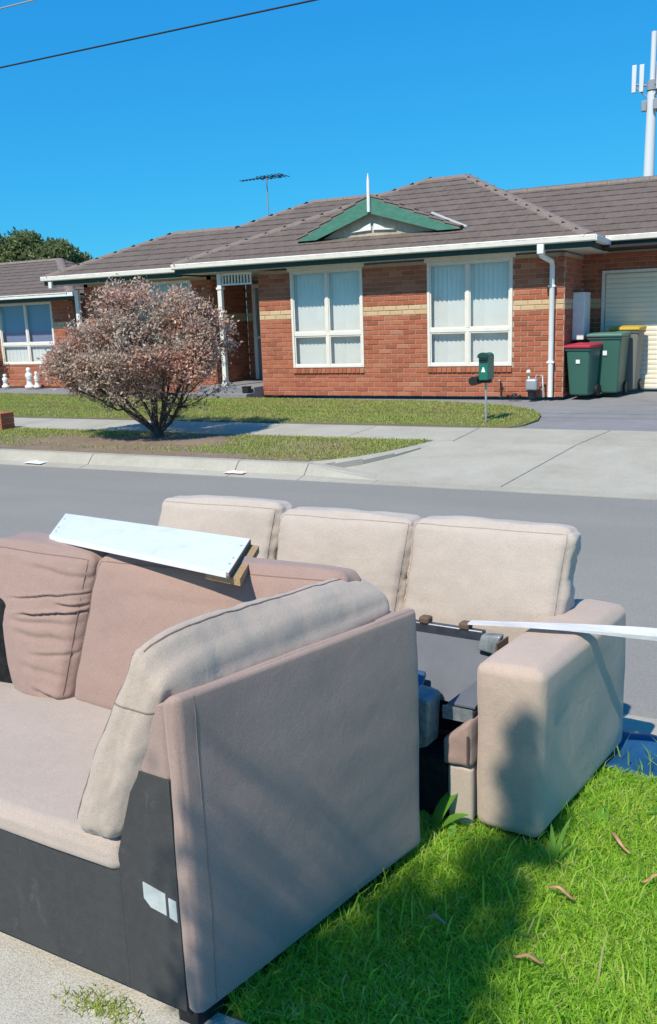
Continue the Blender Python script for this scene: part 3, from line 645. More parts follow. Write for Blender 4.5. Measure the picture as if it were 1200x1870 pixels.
# ------------------------------------------------------------------ bins
def bin_(loc, w, d, h, body, lid, label, rz=0, wheel=True):
    o = thing('wheelie_bin', loc, label, 'bin', 'wheelie bins beside the garage'); X, Y, Z = loc
    o.rotation_euler = (0, 0, 0)
    R_ = Matrix.Translation(Vector(loc)) @ Matrix.Rotation(rz, 4, 'Z')
    T = lambda p: R_ @ Vector(p)
    kb = .78
    hexpad([T((sx*w/2*(1 if z else kb), sy*d/2*(1 if z else kb)+(0 if z else .02), .03+z*(h-.07))) for sx in (-1, 1) for sy in (-1, 1) for z in (0, 1)], .035, n=(4, 4, 4)).build('body', body, o)
    hexpad([T((sx*(w/2+.015), sy*(d/2+.015), h-.085+z*.045)) for sx in (-1, 1) for sy in (-1, 1) for z in (0, 1)], .015, n=(3, 3, 2)).build('rim', body, o)
    hexpad([T((sx*(w/2+.025), sy*(d/2+.03)-(.01), h-.04+z*(.05+.02*(sy > 0)))) for sx in (-1, 1) for sy in (-1, 1) for z in (0, 1)], .022, (0, 0, .02), (5, 5, 2)).build('lid', lid, o)
    MB().tube([T((-w*.32, d/2+.01, h-.06)), T((-w*.32, d/2+.075, h-.03)), T((w*.32, d/2+.075, h-.03)), T((w*.32, d/2+.01, h-.06))], .014, 6).build('handle', 'black_plastic', o)
    for sx in (-1, 1):
        wx = sx*(w*.5*.80+.02)
        MB().tube([T((wx-.022, d*.40, .1)), T((wx+.022, d*.40, .1))], .1, 16).build('wheel', 'black_plastic', o)
    MB().tube([T((-w*.4, d*.40, .1)), T((w*.4, d*.40, .1))], .012, 6).build('axle', 'galv', o)
    yf = lambda q: -d/2*(kb+(1-kb)*q)
    MB().hexa([T((sx*.035+.01, yf((.70+.05*z))-.004-.003*(1-k), h*(.66+.075*z))) for sx in (-1, 1) for k in (0, 1) for z in (0, 1)]).build('sticker', 'white_plastic', o)
    return o
bin_((-2.80, 15.42, zf(15.4)+.0), .42, .48, .86, 'bin_green', 'lid_red', 'small dark green wheelie bin with a red lid', math.radians(-14))
bin_((-2.46, 15.90, zf(16)+.0), .55, .60, 1.02, 'bin_green', 'lid_green', 'large green wheelie bin with a green lid behind the red lidded one', math.radians(-6))
bin_((-2.24, 16.50, zf(16.4)+.0), .48, .46, 1.10, 'bin_grey', 'lid_yellow', 'grey bodied wheelie bin with a yellow lid in front of the garage door', math.radians(-6))

# ------------------------------------------------------------------ letterbox
MX, MY, MZ = -3.48, 11.95, zf(11.95)+.012
o = thing('letterbox', (MX, MY, MZ), 'green letterbox on a thin post at the lawn edge', 'letterbox')
MB().tube([(MX, MY, MZ-.05), (MX, MY, .70)], .016, 8).build('post', 'galv', o)
prof = [(MX-.068, .66), (MX+.068, .66), (MX+.068, .98)]+[(MX+.068*math.cos(a), .98+.05*math.sin(a)) for a in np.linspace(.2, math.pi-.2, 7)]+[(MX-.068, .98)]
MB().prism(prof, MY-.13, MY+.17).build('box', 'mail_green', o, bev=.012)
MB().prism([(MX-.075, .965), (MX+.075, .965), (MX+.075, .99)]+[(MX+.075*math.cos(a), .99+.05*math.sin(a)) for a in np.linspace(.2, math.pi-.2, 7)]+[(MX-.075, .99)], MY-.17, MY-.13).build('hood', 'dark_green_paint', o, bev=.006)
MB().box(MX-.055, MX+.055, MY-.136, MY-.131, .90, .935).build('slot', 'black_plastic', o)
MB().prism([(MX-.03, .775), (MX+.028, .770), (MX+.022, .80), (MX+.008, .838), (MX-.008, .84), (MX-.02, .80)], MY-.1345, MY-.1325).build('number_plate', 'white_plastic', o)
MB().tube([(MX-.14, MY-.16, .65), (MX-.14, MY+.16, .65)], .062, 14).build('newspaper_holder', 'black_plastic', o)
MB().box(MX-.10, MX+.08, MY-.05, MY+.05, .62, .66).build('bracket', 'black_plastic', o)

# ------------------------------------------------------------------ neighbouring house
N = thing('neighbour_house', (-18, 17.4, .1), 'neighbouring brick house with blue curtained window at the left edge', 'house')
brick_wall('front_wall', (-22, 17.4), (-15.7, 17.4), .1, 2.3, (0, -1), [(3.75, 5.62, .68, 2.25)], 0, True, N)
brick_wall('end_wall', (-15.7, 17.404), (-15.7, 22), .1, 2.3, (1, 0), (), 0, True, N)
window(-18.25, -16.38, .68, 2.25, 17.395, 1.2, -17.30, 'blind_blue', parent=N)
lw = MB(); 
for i in range(14): lw.box(-18.2+i*.13, -18.075+i*.13, 17.47, 17.475, .73, 1.17)
o = lw.build('lower_blind', 'blind', N); o['kind'] = 'stuff'
NR = MB().box(-22, -15.4, 17, 22.5, 2.3, 2.33).build('roof', 'deck_dark', N)
roof_plane([(-26, 16.85, 2.37), (-15.2, 16.85, 2.37), (-18.2, 19.85, 3.45), (-26, 19.85, 3.45)], 0, NR); roof_plane([(-15.2, 16.85, 2.37), (-15.2, 23, 2.37), (-18.2, 19.85, 3.45)], 0, NR)
caps((-15.2, 16.85, 2.39), (-18.2, 19.85, 3.47), NR); caps((-18.2, 19.85, 3.47), (-24, 19.85, 3.47), NR)
MB().prism([(16.9, 2.42), (16.78, 2.42), (16.785, 2.33), (16.9, 2.32)], -26, -15.1, 'YZ').build('gutter', 'white_paint', N)
MB().box(-26, -15.15, 16.87, 16.89, 2.24, 2.32).build('fascia', 'dark_green_paint', N)
MB().box(-26, -15.2, 16.9, 17.4, 2.29, 2.30).build('soffit', 'soffit', N)
# white ornaments before the neighbour's wall
def ornament(x, h, k, label):
    o = thing('garden_ornament', (x, 17.0, zf(17)), label, 'ornament', 'white garden ornaments'); z = zf(17)
    MB().lathe((x, 17.0, z), [(.10*k, 0), (.10*k, .04), (.06*k, .07), (.055*k, h*.35), (.075*k, h*.42)], 12).build('plinth', 'white_paint', o)
    MB().lathe((x, 17.0, z), [(.05*k, h*.42), (.085*k, h*.55), (.075*k, h*.68), (.035*k, h*.78), (.05*k, h*.83), (.055*k, h*.92), (.03*k, h)], 12, 1, .8).build('figure', 'white_paint', o)
ornament(-17.85, .34, 1, 'small white garden ornament nearest the left edge under blue window')
ornament(-17.0, .50, 1.3, 'tallest white garden ornament before the neighbour brick wall')
ornament(-16.75, .40, .9, 'thin white garden ornament just right of the tallest one')
# brick letterbox pillar of the neighbour
o = thing('brick_pillar', (-10.96, 10.2, zf(10.2)), 'low red brick pillar at the left edge by the footpath', 'pillar')
pz = zf(10.2)
for k in range(3):
    for j in range(2):
        a = (k % 2)
        xx = -11.22+(j*.24 if not a else 0); b_ = MB()
        if not a: b_.cham(xx+.004, xx+.232, 10.06, 10.33, pz+.006+k*.09, pz+.084+k*.09, .006)
        else: b_.cham(-11.218, -10.748, 10.06+j*.14, 10.19+j*.14, pz+.006+k*.09, pz+.084+k*.09, .006)
        b_.build('brick', 'brick_red_single', o)
MB().box(-11.21, -10.755, 10.07, 10.325, pz, pz+.262).build('mortar', 'mortar', o)

# ------------------------------------------------------------------ foliage tools
def leaves(name, C, D, size, mat, parent=None, aspect=.45, curl=.25):
    """C centres, D directions (n,3), size (n,)"""
    n = len(C); D = D/np.linalg.norm(D, axis=1, keepdims=True); R_ = RNG.normal(size=(n, 3)); Sd = np.cross(D, R_); Sd /= np.linalg.norm(Sd, axis=1, keepdims=True); Nn = np.cross(D, Sd)
    s = size[:, None]; a = C; b = C+D*s*.5+Sd*s*aspect*.5+Nn*s*curl*.3; c = C+D*s+Nn*s*curl*-.2; d = C+D*s*.5-Sd*s*aspect*.5+Nn*s*curl*.3
    V = np.stack([a, b, c, d], 1).reshape(-1, 3); F = np.arange(4*n).reshape(n, 4)
    return obj(name, fast_mesh(name, V, F, 4), mat, parent)
def branchy(mb, p, d, L, r, depth, maxd, tips, env, spread=.55, wig=.18, n0=6, kids=(3, 5)):
    pts = [Vector(p)]; rs = [r]; dd = Vector(d).normalized(); steps = 4; q = Vector(p)
    for i in range(steps):
        dd = (dd+Vector((random.gauss(0, wig), random.gauss(0, wig), random.gauss(0, wig)*.7+.03))).normalized(); q = q+dd*(L/steps)
        if env and env(q) > 1: 
            break
        pts.append(q.copy()); rs.append(max(.0025, r*(1-.5*(i+1)/steps)))
        if depth >= maxd-1: tips.append((q.copy(), dd.copy()))
    if len(pts) > 1: mb.tube(pts, rs, n0 if depth < 2 else 4 if depth < 3 else 3, cap=False)
    if depth < maxd:
        for _ in range(random.randint(*kids)):
            k = random.randint(max(1, len(pts)//2), len(pts)-1) if len(pts) > 1 else 0
            nd = (dd+Vector((random.gauss(0, spread), random.gauss(0, spread), random.gauss(0, spread)*.7))).normalized()
            branchy(mb, pts[k], nd, L*random.uniform(.55, .8), rs[k]*.68, depth+1, maxd, tips, env, spread, wig, n0, kids)
# the half-dead street shrub
TX, TY = -7.66, 9.99
o = thing('street_shrub', (TX, TY, .02), 'half dead round shrub with brown leaves on the far nature strip', 'shrub')
mb = MB(); tips = []; cx, cy, cz = -7.84, 10.1, 1.27
env = lambda q: (1-.55*noise.noise(Vector((q.x*1.5, q.y*1.5, q.z*1.5+4.2))))*(((q.x-cx)/1.15)**2+((q.y-cy)/1.2)**2+(max(0, q.z-1.22)/.83)**2+(max(0, 1.22-q.z)/1.1)**2)
stems = [(-.8, -.05, .7), (-.5, .35, .9), (-.35, -.3, 1), (-.1, .1, 1), (.12, -.2, 1), (.45, .1, .8), (.3, .35, 1), (-.95, .15, .5), (.7, -.1, .62), (-.75, -.4, .6), (.55, -.35, .8)]
for s_ in stems:
    branchy(mb, (TX+s_[0]*.05, TY+s_[1]*.04, .08), s_, random.uniform(.8, 1.15), random.uniform(.018, .032), 0, 4, tips, env, .6, .13, 6, (4, 5))
mb.tube([(TX, TY, -.05), (TX, TY, .06), (TX, TY, .16)], [.11, .075, .05], 8)
mb.build('trunk', 'bark_dark', o)
T = np.array([tuple(t_[0]) for t_ in tips]); Dt = np.array([tuple(t_[1]) for t_ in tips])
keep = (T[:, 2] > .42); T, Dt = T[keep], Dt[keep]
print('shrub tips', len(T))
rad = ((T[:, 0]-cx)/1.15)**2+((T[:, 1]-cy)/1.2)**2+((T[:, 2]-1.22)/.86)**2
cl_ = np.array([noise.noise(Vector(tuple(p*2.6))) for p in T]); dens = np.clip(.5+1.7*cl_, .03, 1.5)
NL = 46000; pr = dens*np.clip(rad, .12, 1)**1.0*np.clip((T[:, 2]-.36)/.6, .22, 1); pr /= pr.sum()
ix = RNG.choice(len(T), NL, p=pr); C_ = T[ix]+RNG.normal(0, .045, (NL, 3)); D_ = Dt[ix]*.6+RNG.normal(0, .6, (NL, 3))
leaves('crown', C_, D_, RNG.uniform(.03, .068, NL), 'dead_leaf', o, .45)
# trees far behind the neighbour
def back_tree(x, y, zb, h, w, label, n=16000):
    o = thing('background_tree', (x, y, .1), label, 'tree', 'trees behind the neighbour house')
    mb = MB(); mb.tube([(x, y, 0), (x+.1, y, h*.4), (x, y, h*.75)], [.25, .2, .08], 8); cl = []
    for i in range(40):
        a = random.uniform(0, 6.28); zz = random.uniform(.35, .97); rr_ = w*math.sqrt(max(0, 1-((zz-.62)/.42)**2))*random.uniform(.4, 1)
        c = (x+rr_*math.cos(a), y+rr_*math.sin(a), h*zz); cl.append(c); mb.tube([(x, y, h*.38), ((x+c[0])/2, (y+c[1])/2, h*(.38+zz)/2+.1), c], [.1, .06, .02], 5)
    mb.build('trunk', 'bark_dark', o); cl = np.array(cl); ix = RNG.integers(0, len(cl), n)
    dr_ = RNG.normal(size=(n, 3)); dr_ /= np.linalg.norm(dr_, axis=1, keepdims=True); C_ = cl[ix]+dr_*(RNG.uniform(.3, 1, n)[:, None]**.5)*w*.42*np.array([1, 1, .75])
    leaves('crown', C_, RNG.normal(size=(n, 3)), RNG.uniform(.16, .34, n), 'tree_leaf', o, .5)
back_tree(-39.6, 40, 0, 6.9, 1.9, 'taller dark green tree behind the neighbour roof at left edge')
back_tree(-36.6, 40, 0, 6.25, 1.9, 'lower spreading green tree between the two roofs')

# ------------------------------------------------------------------ mobile mast and wires
o = thing('phone_mast', (-7.3, 60, 0), 'tall white mobile phone mast with panel antennas behind the garage roof', 'mast')
mxx, myy = -7.26, 60
MB().tube([(mxx, myy, -.1), (mxx, myy, 8), (mxx, myy, 14.3)], [.42, .34, .27], 14).build('pole', 'mast_white', o)
MB().tube([(mxx, myy, 14.3), (mxx, myy, 17.6)], [.17, .16], 12).build('top_antenna', 'mast_white', o)
MB().tube([(mxx, myy, 14.35), (mxx, myy, 14.9)], [.33, .33], 12).build('collar', 'mast_grey', o)
for k in range(3):
    a = math.radians(190+120*k); c, s_ = math.cos(a), math.sin(a)
    MB().tube([(mxx, myy, 14.6), (mxx+.95*c, myy+.95*s_, 14.75)], .06, 6).build('arm', 'mast_grey', o)
    MB().tube([(mxx, myy, 13.7), (mxx+.6*c, myy+.6*s_, 14.3), (mxx+.95*c, myy+.95*s_, 14.6)], .05, 6).build('brace', 'mast_grey', o)
    for q in (.62, 1.05):
        px, py = mxx+q*c, myy+q*s_
        MB().box(px-.13, px+.13, py-.1, py+.1, 14.3, 15.85).build('panel_antenna', 'mast_white', o, bev=.03)
    MB().box(mxx+.42*c-.15, mxx+.42*c+.15, myy+.42*s_-.15, myy+.42*s_+.15, 13.2, 13.8).build('radio_unit', 'mast_grey', o, bev=.03)
def wire(z0, y, sag, name, label):
    pts = [(-60+i*4, y, z0+sag*((i*4-60)/40)**2) for i in range(31)]
    tag(MB().tube(pts, .0095, 6).build(name, 'wire_black'), label, 'wire')
wire(4.80, 9.0, .08, 'power_line', 'black overhead cable crossing the upper left of the sky')
wire(5.46, 9.0, .08, 'service_wire', 'thin grey overhead wire at the extreme top left corner')
bpy.data.objects['service_wire'].data.materials[0] = MATS['galv']

# ------------------------------------------------------------------ rear sofa
O2 = Vector((-.51, 2.32, 0)); U2 = Vector((1, -.06, 0)); V2 = Vector((.185, .98, 0))
def F2(a, b, z): return O2+U2*a+V2*b+Vector((0, 0, z))
def box8(F, a0, a1, b0, b1, z0, z1): return [F(a, b, z) for a in (a0, a1) for b in (b0, b1) for z in (z0, z1)]
RS = thing('rear_sofa', tuple(F2(-1, .3, 0)), 'pale beige three cushion sofa standing nearer the road', 'sofa')
def wr(seed, amp=.006, edge=.0):
    def f(t, d):
        a = nz(t[0], t[1], t[2], 1.3, seed)*amp*1.2+nz(t[0]*1.4, t[1], t[2]*2., 2.6, seed+5)*amp*.35+nz(t[0], t[1], t[2], 16, seed+9)*amp*.06
        return a
    return f
hexpad(box8(F2, -.205, 0, 0, .74, .025, .555), .034, (0, 0, .012), (4, 10, 8), wr(3, .005)).build('arm', 'fabric_arm', RS)
hexpad(box8(F2, -2.05, -1.85, 0, .69, .025, .55), .045, (0, 0, .012), (3, 6, 6), wr(4, .005)).build('arm', 'fabric_arm', RS)
hexpad(box8(F2, -1.84, -.21, .01, .60, .03, .215), .02, (0, 0, 0), (6, 4, 3)).build('base', 'fabric_arm', RS)
hexpad(box8(F2, -1.86, -.208, .62, .74, .03, .60), .03, (0, .01, 0), (10, 3, 5)).build('back_frame', 'fabric_arm', RS)
for i, (a0, a1, zt, sd) in enumerate(((-1.90, -1.282, .84, 11), (-1.294, -.705, .83, 12), (-.722, -.130, .842, 13))):
    cs = [F2(a, b, z) for a, b, z in [(a0, .44, .42), (a0+.012, .55, zt-.01), (a0, .60, .42), (a0+.012, .66, zt-.015), (a1-.02, .44, .42), (a1, .55, zt), (a1-.02, .60, .42), (a1, .66, zt-.005)]]
    def dsp(t, d, sd=sd):
        e = max(abs(t[0]), 0)**6; r_ = nz(t[0]*.6, t[1], t[2]*5, 2.2, sd)*.006*e
        side = -.010*math.exp(-((1-abs(t[0]))/.10)**2)*max(0, nz(sd, 0, t[2], 3.5, sd)+.1)
        return wr(sd, .008)(t, d)+r_+side
    c_ = hexpad(cs, .034, (.004, .034, .010), (30, 6, 26), dsp); c = c_.build('back_cushion', 'fabric_pale', RS); perim(c_, 'fabric_seam', c)
# seat cushion corner seen beside the arm
hexpad([F2(-.298, -.014, .218), F2(-.296, -.012, .30), F2(-.298, .16, .218), F2(-.296, .16, .30), F2(-.208, -.014, .222), F2(-.208, -.010, .375), F2(-.208, .16, .222), F2(-.208, .16, .37)], .014, (0, .006, .004), (8, 8, 8), wr(21, .004)).build('seat_cushion', 'fabric_pink', RS)
sm = MB(); sm.tube([F2(-.214, -.016, .235+.09*q) for q in np.linspace(0, 1, 14)], .004, 6); sm.build('piping', 'crease_dark', RS)
hexpad(box8(F2, -.285, -.207, -.004, .02, .02, .214), .01, n=(2, 2, 3)).build('base_front', 'fabric_tan', RS)
hexpad(box8(F2, -1.84, -.29, .0, .62, .03, .22), .01, n=(4, 3, 2)).build('lining', 'black_cloth', RS)
for a, b in ((-.05, .06), (-.05, .62), (-1.98, .62)): MB().lathe(tuple(F2(a, b, -.015)), [(.025, 0), (.03, .05)], 10).build('foot', 'black_plastic', RS)

# folded bed mechanism that replaced the seat
MC = thing('folded_bed_frame', tuple(F2(-.5, .3, .2)), 'grey folded metal sofa bed mechanism between the beige arm and sofa back', 'bed frame')
MB().hexa(box8(F2, -1.5, -.295, .25, .275, .515, .56)).build('rail', 'steel_grey', MC, bev=.006)
for a in (-.50, -.36): hexpad(box8(F2, a-.018, a+.018, .245, .28, .555, .58), .008, n=(2, 2, 2)).build('rail_clip', 'brown_edge', MC)
MB().hexa([F2(a, b, z) for a in (-1.5, -.24) for b, z in ((.14, .33), (.15, .345))for _ in (0,)][0:0] or [F2(-1.5, .12, .36), F2(-1.5, .13, .372), F2(-1.5, .245, .52), F2(-1.5, .255, .532), F2(-.225, .12, .36), F2(-.225, .13, .372), F2(-.225, .245, .52), F2(-.225, .255, .532)]).build('mesh_panel', 'grey_cloth', MC)
MB().hexa([F2(-1.2, .02, .40), F2(-1.2, .02, .42), F2(-1.2, .12, .44), F2(-1.2, .12, .46), F2(-.395, .02, .385), F2(-.395, .02, .405), F2(-.42, .12, .43), F2(-.42, .12, .45)]).build('blue_plate', 'steel_blue', MC, bev=.006)
MB().hexa(box8(F2, -1.2, -.40, .012, .022, .36, .42)).build('lower_bar', 'galv', MC, bev=.004)
hexpad([F2(-.40, -.03, .24), F2(-.402, -.03, .43), F2(-.40, .04, .24), F2(-.402, .05, .44), F2(-.335, -.03, .27), F2(-.33, -.03, .42), F2(-.335, .04, .27), F2(-.33, .05, .43)], .012, n=(3, 3, 5)).build('plastic_bracket', 'clear_plastic', MC)
MB().tube([F2(-.405, -.02, .37), F2(-.425, -.03, .34), F2(-.428, -.03, .31)], .007, 6).build('bracket_hook', 'clear_plastic', MC)
MB().hexa([F2(-.30, .03, .395), F2(-.30, .03, .401), F2(-.27, .15, .425), F2(-.27, .15, .431), F2(-.214, .03, .395), F2(-.214, .03, .401), F2(-.214, .15, .425), F2(-.214, .15, .431)]).build('side_plate', 'grey_cloth', MC); MB().hexa(box8(F2, -.315, -.214, .02, .13, .372, .384)).build('side_plate', 'steel_grey', MC); MB().hexa(box8(F2, -.312, -.216, .018, .022, .352, .394)).build('plate_edge', 'clear_plastic', MC)
hexpad([F2(-.295, .20, .515), F2(-.288, .22, .56), F2(-.295, .24, .515), F2(-.288, .25, .56), F2(-.235, .20, .505), F2(-.222, .22, .565), F2(-.235, .24, .505), F2(-.222, .25, .565)], .008, n=(2, 2, 2)).build('end_bracket', 'clear_plastic', MC)
MB().hexa(box8(F2, -.212, -.207, .16, .24, .49, .56)).build('end_plate', 'brown_edge', MC)
MB().hexa(box8(F2, -1.5, -.25, .16, .18, .24, .36)).build('drop_cloth', 'black_cloth', MC)
for a in (-1.35, -.60): MB().hexa(box8(F2, a-.015, a+.015, .16, .26, .22, .515)).build('leg', 'steel_grey', MC)

# white lath over the arm
def lath():
    mb = MB(); n = 30; vs = []; t_ = .0022
    for i in range(n+1):
        q = i/n; c = F2(-.345+q*.95, .26+.22*q, .581+.004*math.sin(min(1, q*1.6)*math.pi)+.008*q)
        tw = math.radians(-4+22*min(1, max(0, (q-.1)/.4))); w = .036+.010*q; fl = .004+.011*min(1, max(0, (q-.3)/.3))
        d = U2.normalized(); sd = Vector((-d.y, d.x, 0)); wv = sd*math.cos(tw)+Vector((0, 0, 1))*math.sin(tw); nn = d.cross(wv); e_ = c-wv*w/2; fz = Vector((0, .35, -1)).normalized()
        vs += [e_+nn*t_, c+wv*w/2+nn*t_, c+wv*w/2-nn*t_, e_-nn*t_+sd*.003, e_+fz*fl+sd*.0025, e_+fz*fl-sd*.0025]
    fs = [(6*i+k, 6*i+(k+1) % 6, 6*i+6+(k+1) % 6, 6*i+6+k) for i in range(n) for k in range(6)]
    mb.add(vs, fs, False); mb.add(vs[:6], [tuple(range(6))]); mb.add(vs[-6:], [(5, 4, 3, 2, 1, 0)]); return mb
tag(lath().build('white_lath', 'white_lath'), 'long white plastic lath lying across the rear sofa arm', 'lath')

# ------------------------------------------------------------------ near corner sofa
O1 = Vector((-1.03, 1.336, 0)); U1 = Vector((1, -.045, 0)); V1 = Vector((.261, .965, 0))
def F1(a, b, z): return O1+U1*a+V1*b+Vector((0, 0, z))
NS = thing('corner_sofa', tuple(F1(-.6, .4, 0)), 'brown pink corner sofa section with exposed black lining in the foreground', 'sofa')
LX = -1.62
SFM = hexpad([F1(-.042, 0, .05), F1(-.045, 0, .80), F1(-.042, .84, .05), F1(-.045, .84, .765), F1(0, 0, .05), F1(0, 0, .815), F1(0, .84, .05), F1(0, .84, .775)], .017, (.008, 0, 0), (3, 40, 34), lambda t, d: wr(31, .004)(t, d)+.0006*nz(t[1]*1.2, t[2]*.5, 0, 3.5, 33)*max(0, t[2]+.2)); SFM.build('side_frame', 'fabric_side', NS)
hexpad([F1(-.125, .004, .60), F1(-.125, .004, .77), F1(-.125, .835, .30), F1(-.125, .835, .745), F1(-.040, .004, .60), F1(-.038, .004, .795), F1(-.040, .835, .30), F1(-.038, .835, .755)], .015, n=(3, 6, 4)).build('side_frame_top', 'fabric_side', NS)
for b, z0, z1 in ((.045, .06, .80),):
    sm = MB(); sm.tube([SFM.at((1., b/.42-1, -.95+1.87*q*(z1-.05)/.73)) for q in np.linspace(0, 1, 20)], .0013, 5); sm.build('seam', 'seam_thread', NS)
hexpad(box8(F1, LX, -.02, .71, .84, .05, .76), .03, n=(8, 3, 6)).build('back_frame', 'fabric_side', NS)
MB().hexa(box8(F1, LX, -.03, .012, .80, .05, .34)).build('base', 'black_cloth', NS)
def panel(poly, b0, b1, name, mat, nsub=0):
    mb = MB(); n = len(poly); vs = [F1(a, b0, z) for a, z in poly]+[F1(a, b1, z) for a, z in poly]
    mb.add(vs, [tuple(range(n)), tuple(range(2*n-1, n-1, -1))]+[(i, (i+1) % n, n+(i+1) % n, n+i) for i in range(n)]); return mb.build(name, mat, NS)
panel([(LX, .05), (-.206, .05), (-.206, .365), (LX, .365)], .003, .014, 'lining_panel', 'lining')
panel([(-.203, .05), (-.040, .05), (-.040, .618), (-.132, .622), (-.203, .40)], .001, .03, 'lining_panel', 'lining')
lab = panel([(-.136, .35), (-.074, .338), (-.074, .285), (-.118, .292), (-.136, .31)], -.0010, .0007, 'paper_label', 'paper'); panel([(-.066, .331), (-.045, .328), (-.045, .277), (-.066, .283)], -.0010, .0007, 'paper_label', 'paper')
# seat
def seatd(t, d): return wr(41, .006)(t, d)-.012*math.exp(-((t[0]-.55)/.3)**2)*max(0, d[2])
hexpad(box8(F1, LX, -.195, -.008, .66, .345, .43), .032, (0, 0, .012), (26, 20, 5), seatd).build('seat', 'fabric_seat', NS)
# side cushion leaning on the side frame
def scd(t, d):
    pin = -.02*math.exp(-((t[1]+.93)/.08)**2-((t[2]-.75)/.25)**2)
    fold = .010*nz(t[0]*.4, t[1]*7, t[2]*1.5, 1.5, 52)*(d[2] > .3 or d[0] > .3)
    low = .009*nz(t[0]*3, t[1]*1, t[2]*6, 1.4, 57)*math.exp(-((t[1]+1)/.12)**2)
    return wr(51, .006)(t, d)+fold*.45+pin+low*.35
cs = [F1(-.345, -.014, .428), F1(-.12, .0, .935), F1(-.33, .74, .43), F1(-.20, .83, .868), F1(-.205, -.014, .425), F1(-.018, -.012, .818), F1(-.16, .74, .43), F1(-.06, .84, .79)]
scm = hexpad(cs, .042, (.022, .006, .026), (12, 44, 26), scd); sc_ = scm.build('side_cushion', 'fabric_tan', NS)
for nm, path in (('seam', [(-.42, y, 1) for y in np.linspace(-.97, .98, 40)]), ('seam', [(x, -1, .52+.16*x) for x in np.linspace(-.97, .97, 14)]), ('seam', [(-.93, -1, z) for z in np.linspace(-.9, .9, 22)]), ('seam', [(1, y, .97) for y in np.linspace(-.9, .9, 2)][:0])):
    if path: MB().tube([scm.at(p) for p in path], .0022, 5).build(nm, 'seam_thread', sc_)
def seam(pts, name, parent, r=.003, mat='seam_thread'): MB().tube(pts, r, 5).build(name, mat, parent)
# back cushions
def bcd(seed, folds):
    def f(t, d):
        v = wr(seed, .007)(t, d)
        if d[1] < -.3:
            for (x0, z0, sl, wd, dp, L_) in folds:
                zc = z0+sl*(t[0]-x0)+.02*nz(t[0], 0, 0, 3, seed+z0*9); dd_ = (t[2]-zc)/wd
                v -= dp*math.exp(-dd_*dd_)*math.exp(-((t[0]-x0)/L_)**4); v += dp*.55*math.exp(-((dd_-1.9)/1.3)**2)*math.exp(-((t[0]-x0)/L_)**4)
        return v
    return f
folds = [(.35, .42, .13, .013, .010, .75), (.45, .20, .10, .014, .018, .65), (.2, .06, .05, .04, .006, .7), (.3, -.12, .0, .05, .006, .7), (.6, -.32, .08, .03, .006, .5), (.6, -.86, -.1, .04, .010, .5), (.8, .33, .02, .02, .010, .25), (.5, .72, -.05, .04, .006, .6), (.3, -.55, -.06, .05, .005, .6)]
cs = [F1(-1.185, .50, .415), F1(-1.43, .64, .875), F1(-1.185, .68, .42), F1(-1.43, .80, .87), F1(-.975, .50, .41), F1(-.972, .655, .862), F1(-.975, .68, .415), F1(-.972, .80, .86)]
c_ = hexpad(cs, .032, (.0, .028, .016), (46, 6, 100), bcd(61, folds)); perim(c_, 'pink_seam', c_.build('back_cushion', 'fabric_pink', NS))
cs = [F1(-.985, .53, .41), F1(-.978, .665, .862), F1(-.985, .70, .41), F1(-.978, .79, .86), F1(-.30, .50, .41), F1(-.12, .70, .885), F1(-.30, .70, .41), F1(-.11, .80, .875)]
c_ = hexpad(cs, .046, (.0, .022, .012), (36, 6, 40), bcd(67, [(.1, .55, .02, .05, .003, .8)])); perim(c_, 'pink_seam', c_.build('back_cushion', 'fabric_pink', NS))
hexpad([F1(-1.62, .46, .40), F1(-1.62, .50, .72), F1(-1.62, .70, .40), F1(-1.62, .70, .80), F1(-1.19, .53, .40), F1(-1.24, .57, .70), F1(-1.19, .70, .40), F1(-1.24, .70, .74)], .02, n=(3, 3, 4)).build('frame_lining', 'black_cloth', NS)
for a, b in ((-.06, .05), (-.06, .78), (-1.5, .78)): MB().lathe(tuple(F1(a, b, -.005)), [(.028, 0), (.034, .056)], 12).build('foot', 'black_plastic', NS)
MB().hexa(box8(F1, -.085, -.03, .02, .10, -.005, .05)).build('foot_block', 'black_plastic', NS)

# white board lying on the back of the near sofa
BD = thing('white_board', tuple(F1(-.85, .75, .9)), 'white laminate board with chipboard ends lying on the near sofa back', 'board')
bc = [F1(-1.475, .985, .898), F1(-1.225, .715, .893), F1(-.375, .565, .896), F1(-.60, .905, .899)]
up = Vector((0, 0, 1)); e1 = (bc[2]-bc[1]).normalized(); e2 = (bc[3]-bc[2]).normalized(); nb = e1.cross(e2).normalized(); nb = nb if nb.z > 0 else -nb
MB().add([p for p in bc]+[p-nb*.016 for p in bc], [(0, 1, 2, 3), (7, 6, 5, 4), (0, 4, 5, 1), (1, 5, 6, 2), (2, 6, 7, 3), (3, 7, 4, 0)]).build('top_panel', 'white_laminate', BD, bev=.0015)
def endblock(p, q, w, h, mat, name, lift=0):
    d = (q-p).normalized(); s_ = e1
    c = [p+d*.002-nb*(.0165+lift)-nb*h, p+d*.002-nb*(.0165+lift)]
    cc = [x_+s_*w_*1+d*l_*(q-p).length*.98+nb*k for x_ in (p-nb*(.0165+lift),) for w_ in (0, w) for l_ in (0, 1) for k in (-h, 0)]
    MB().hexa(cc).build(name, mat, BD)
endblock(bc[2]-e1*.012, bc[3]-e1*.012, .014, .016, 'brown_edge', 'edge_strip', -.0165+.0)
endblock(bc[2]-e1*.10+e2*.02, bc[3]-e1*.10, .135, .020, 'chipboard', 'lower_board', .0005)
endblock(bc[1]+e1*.02, bc[0]+e1*.02, -.03, .012, 'chipboard', 'lower_board')
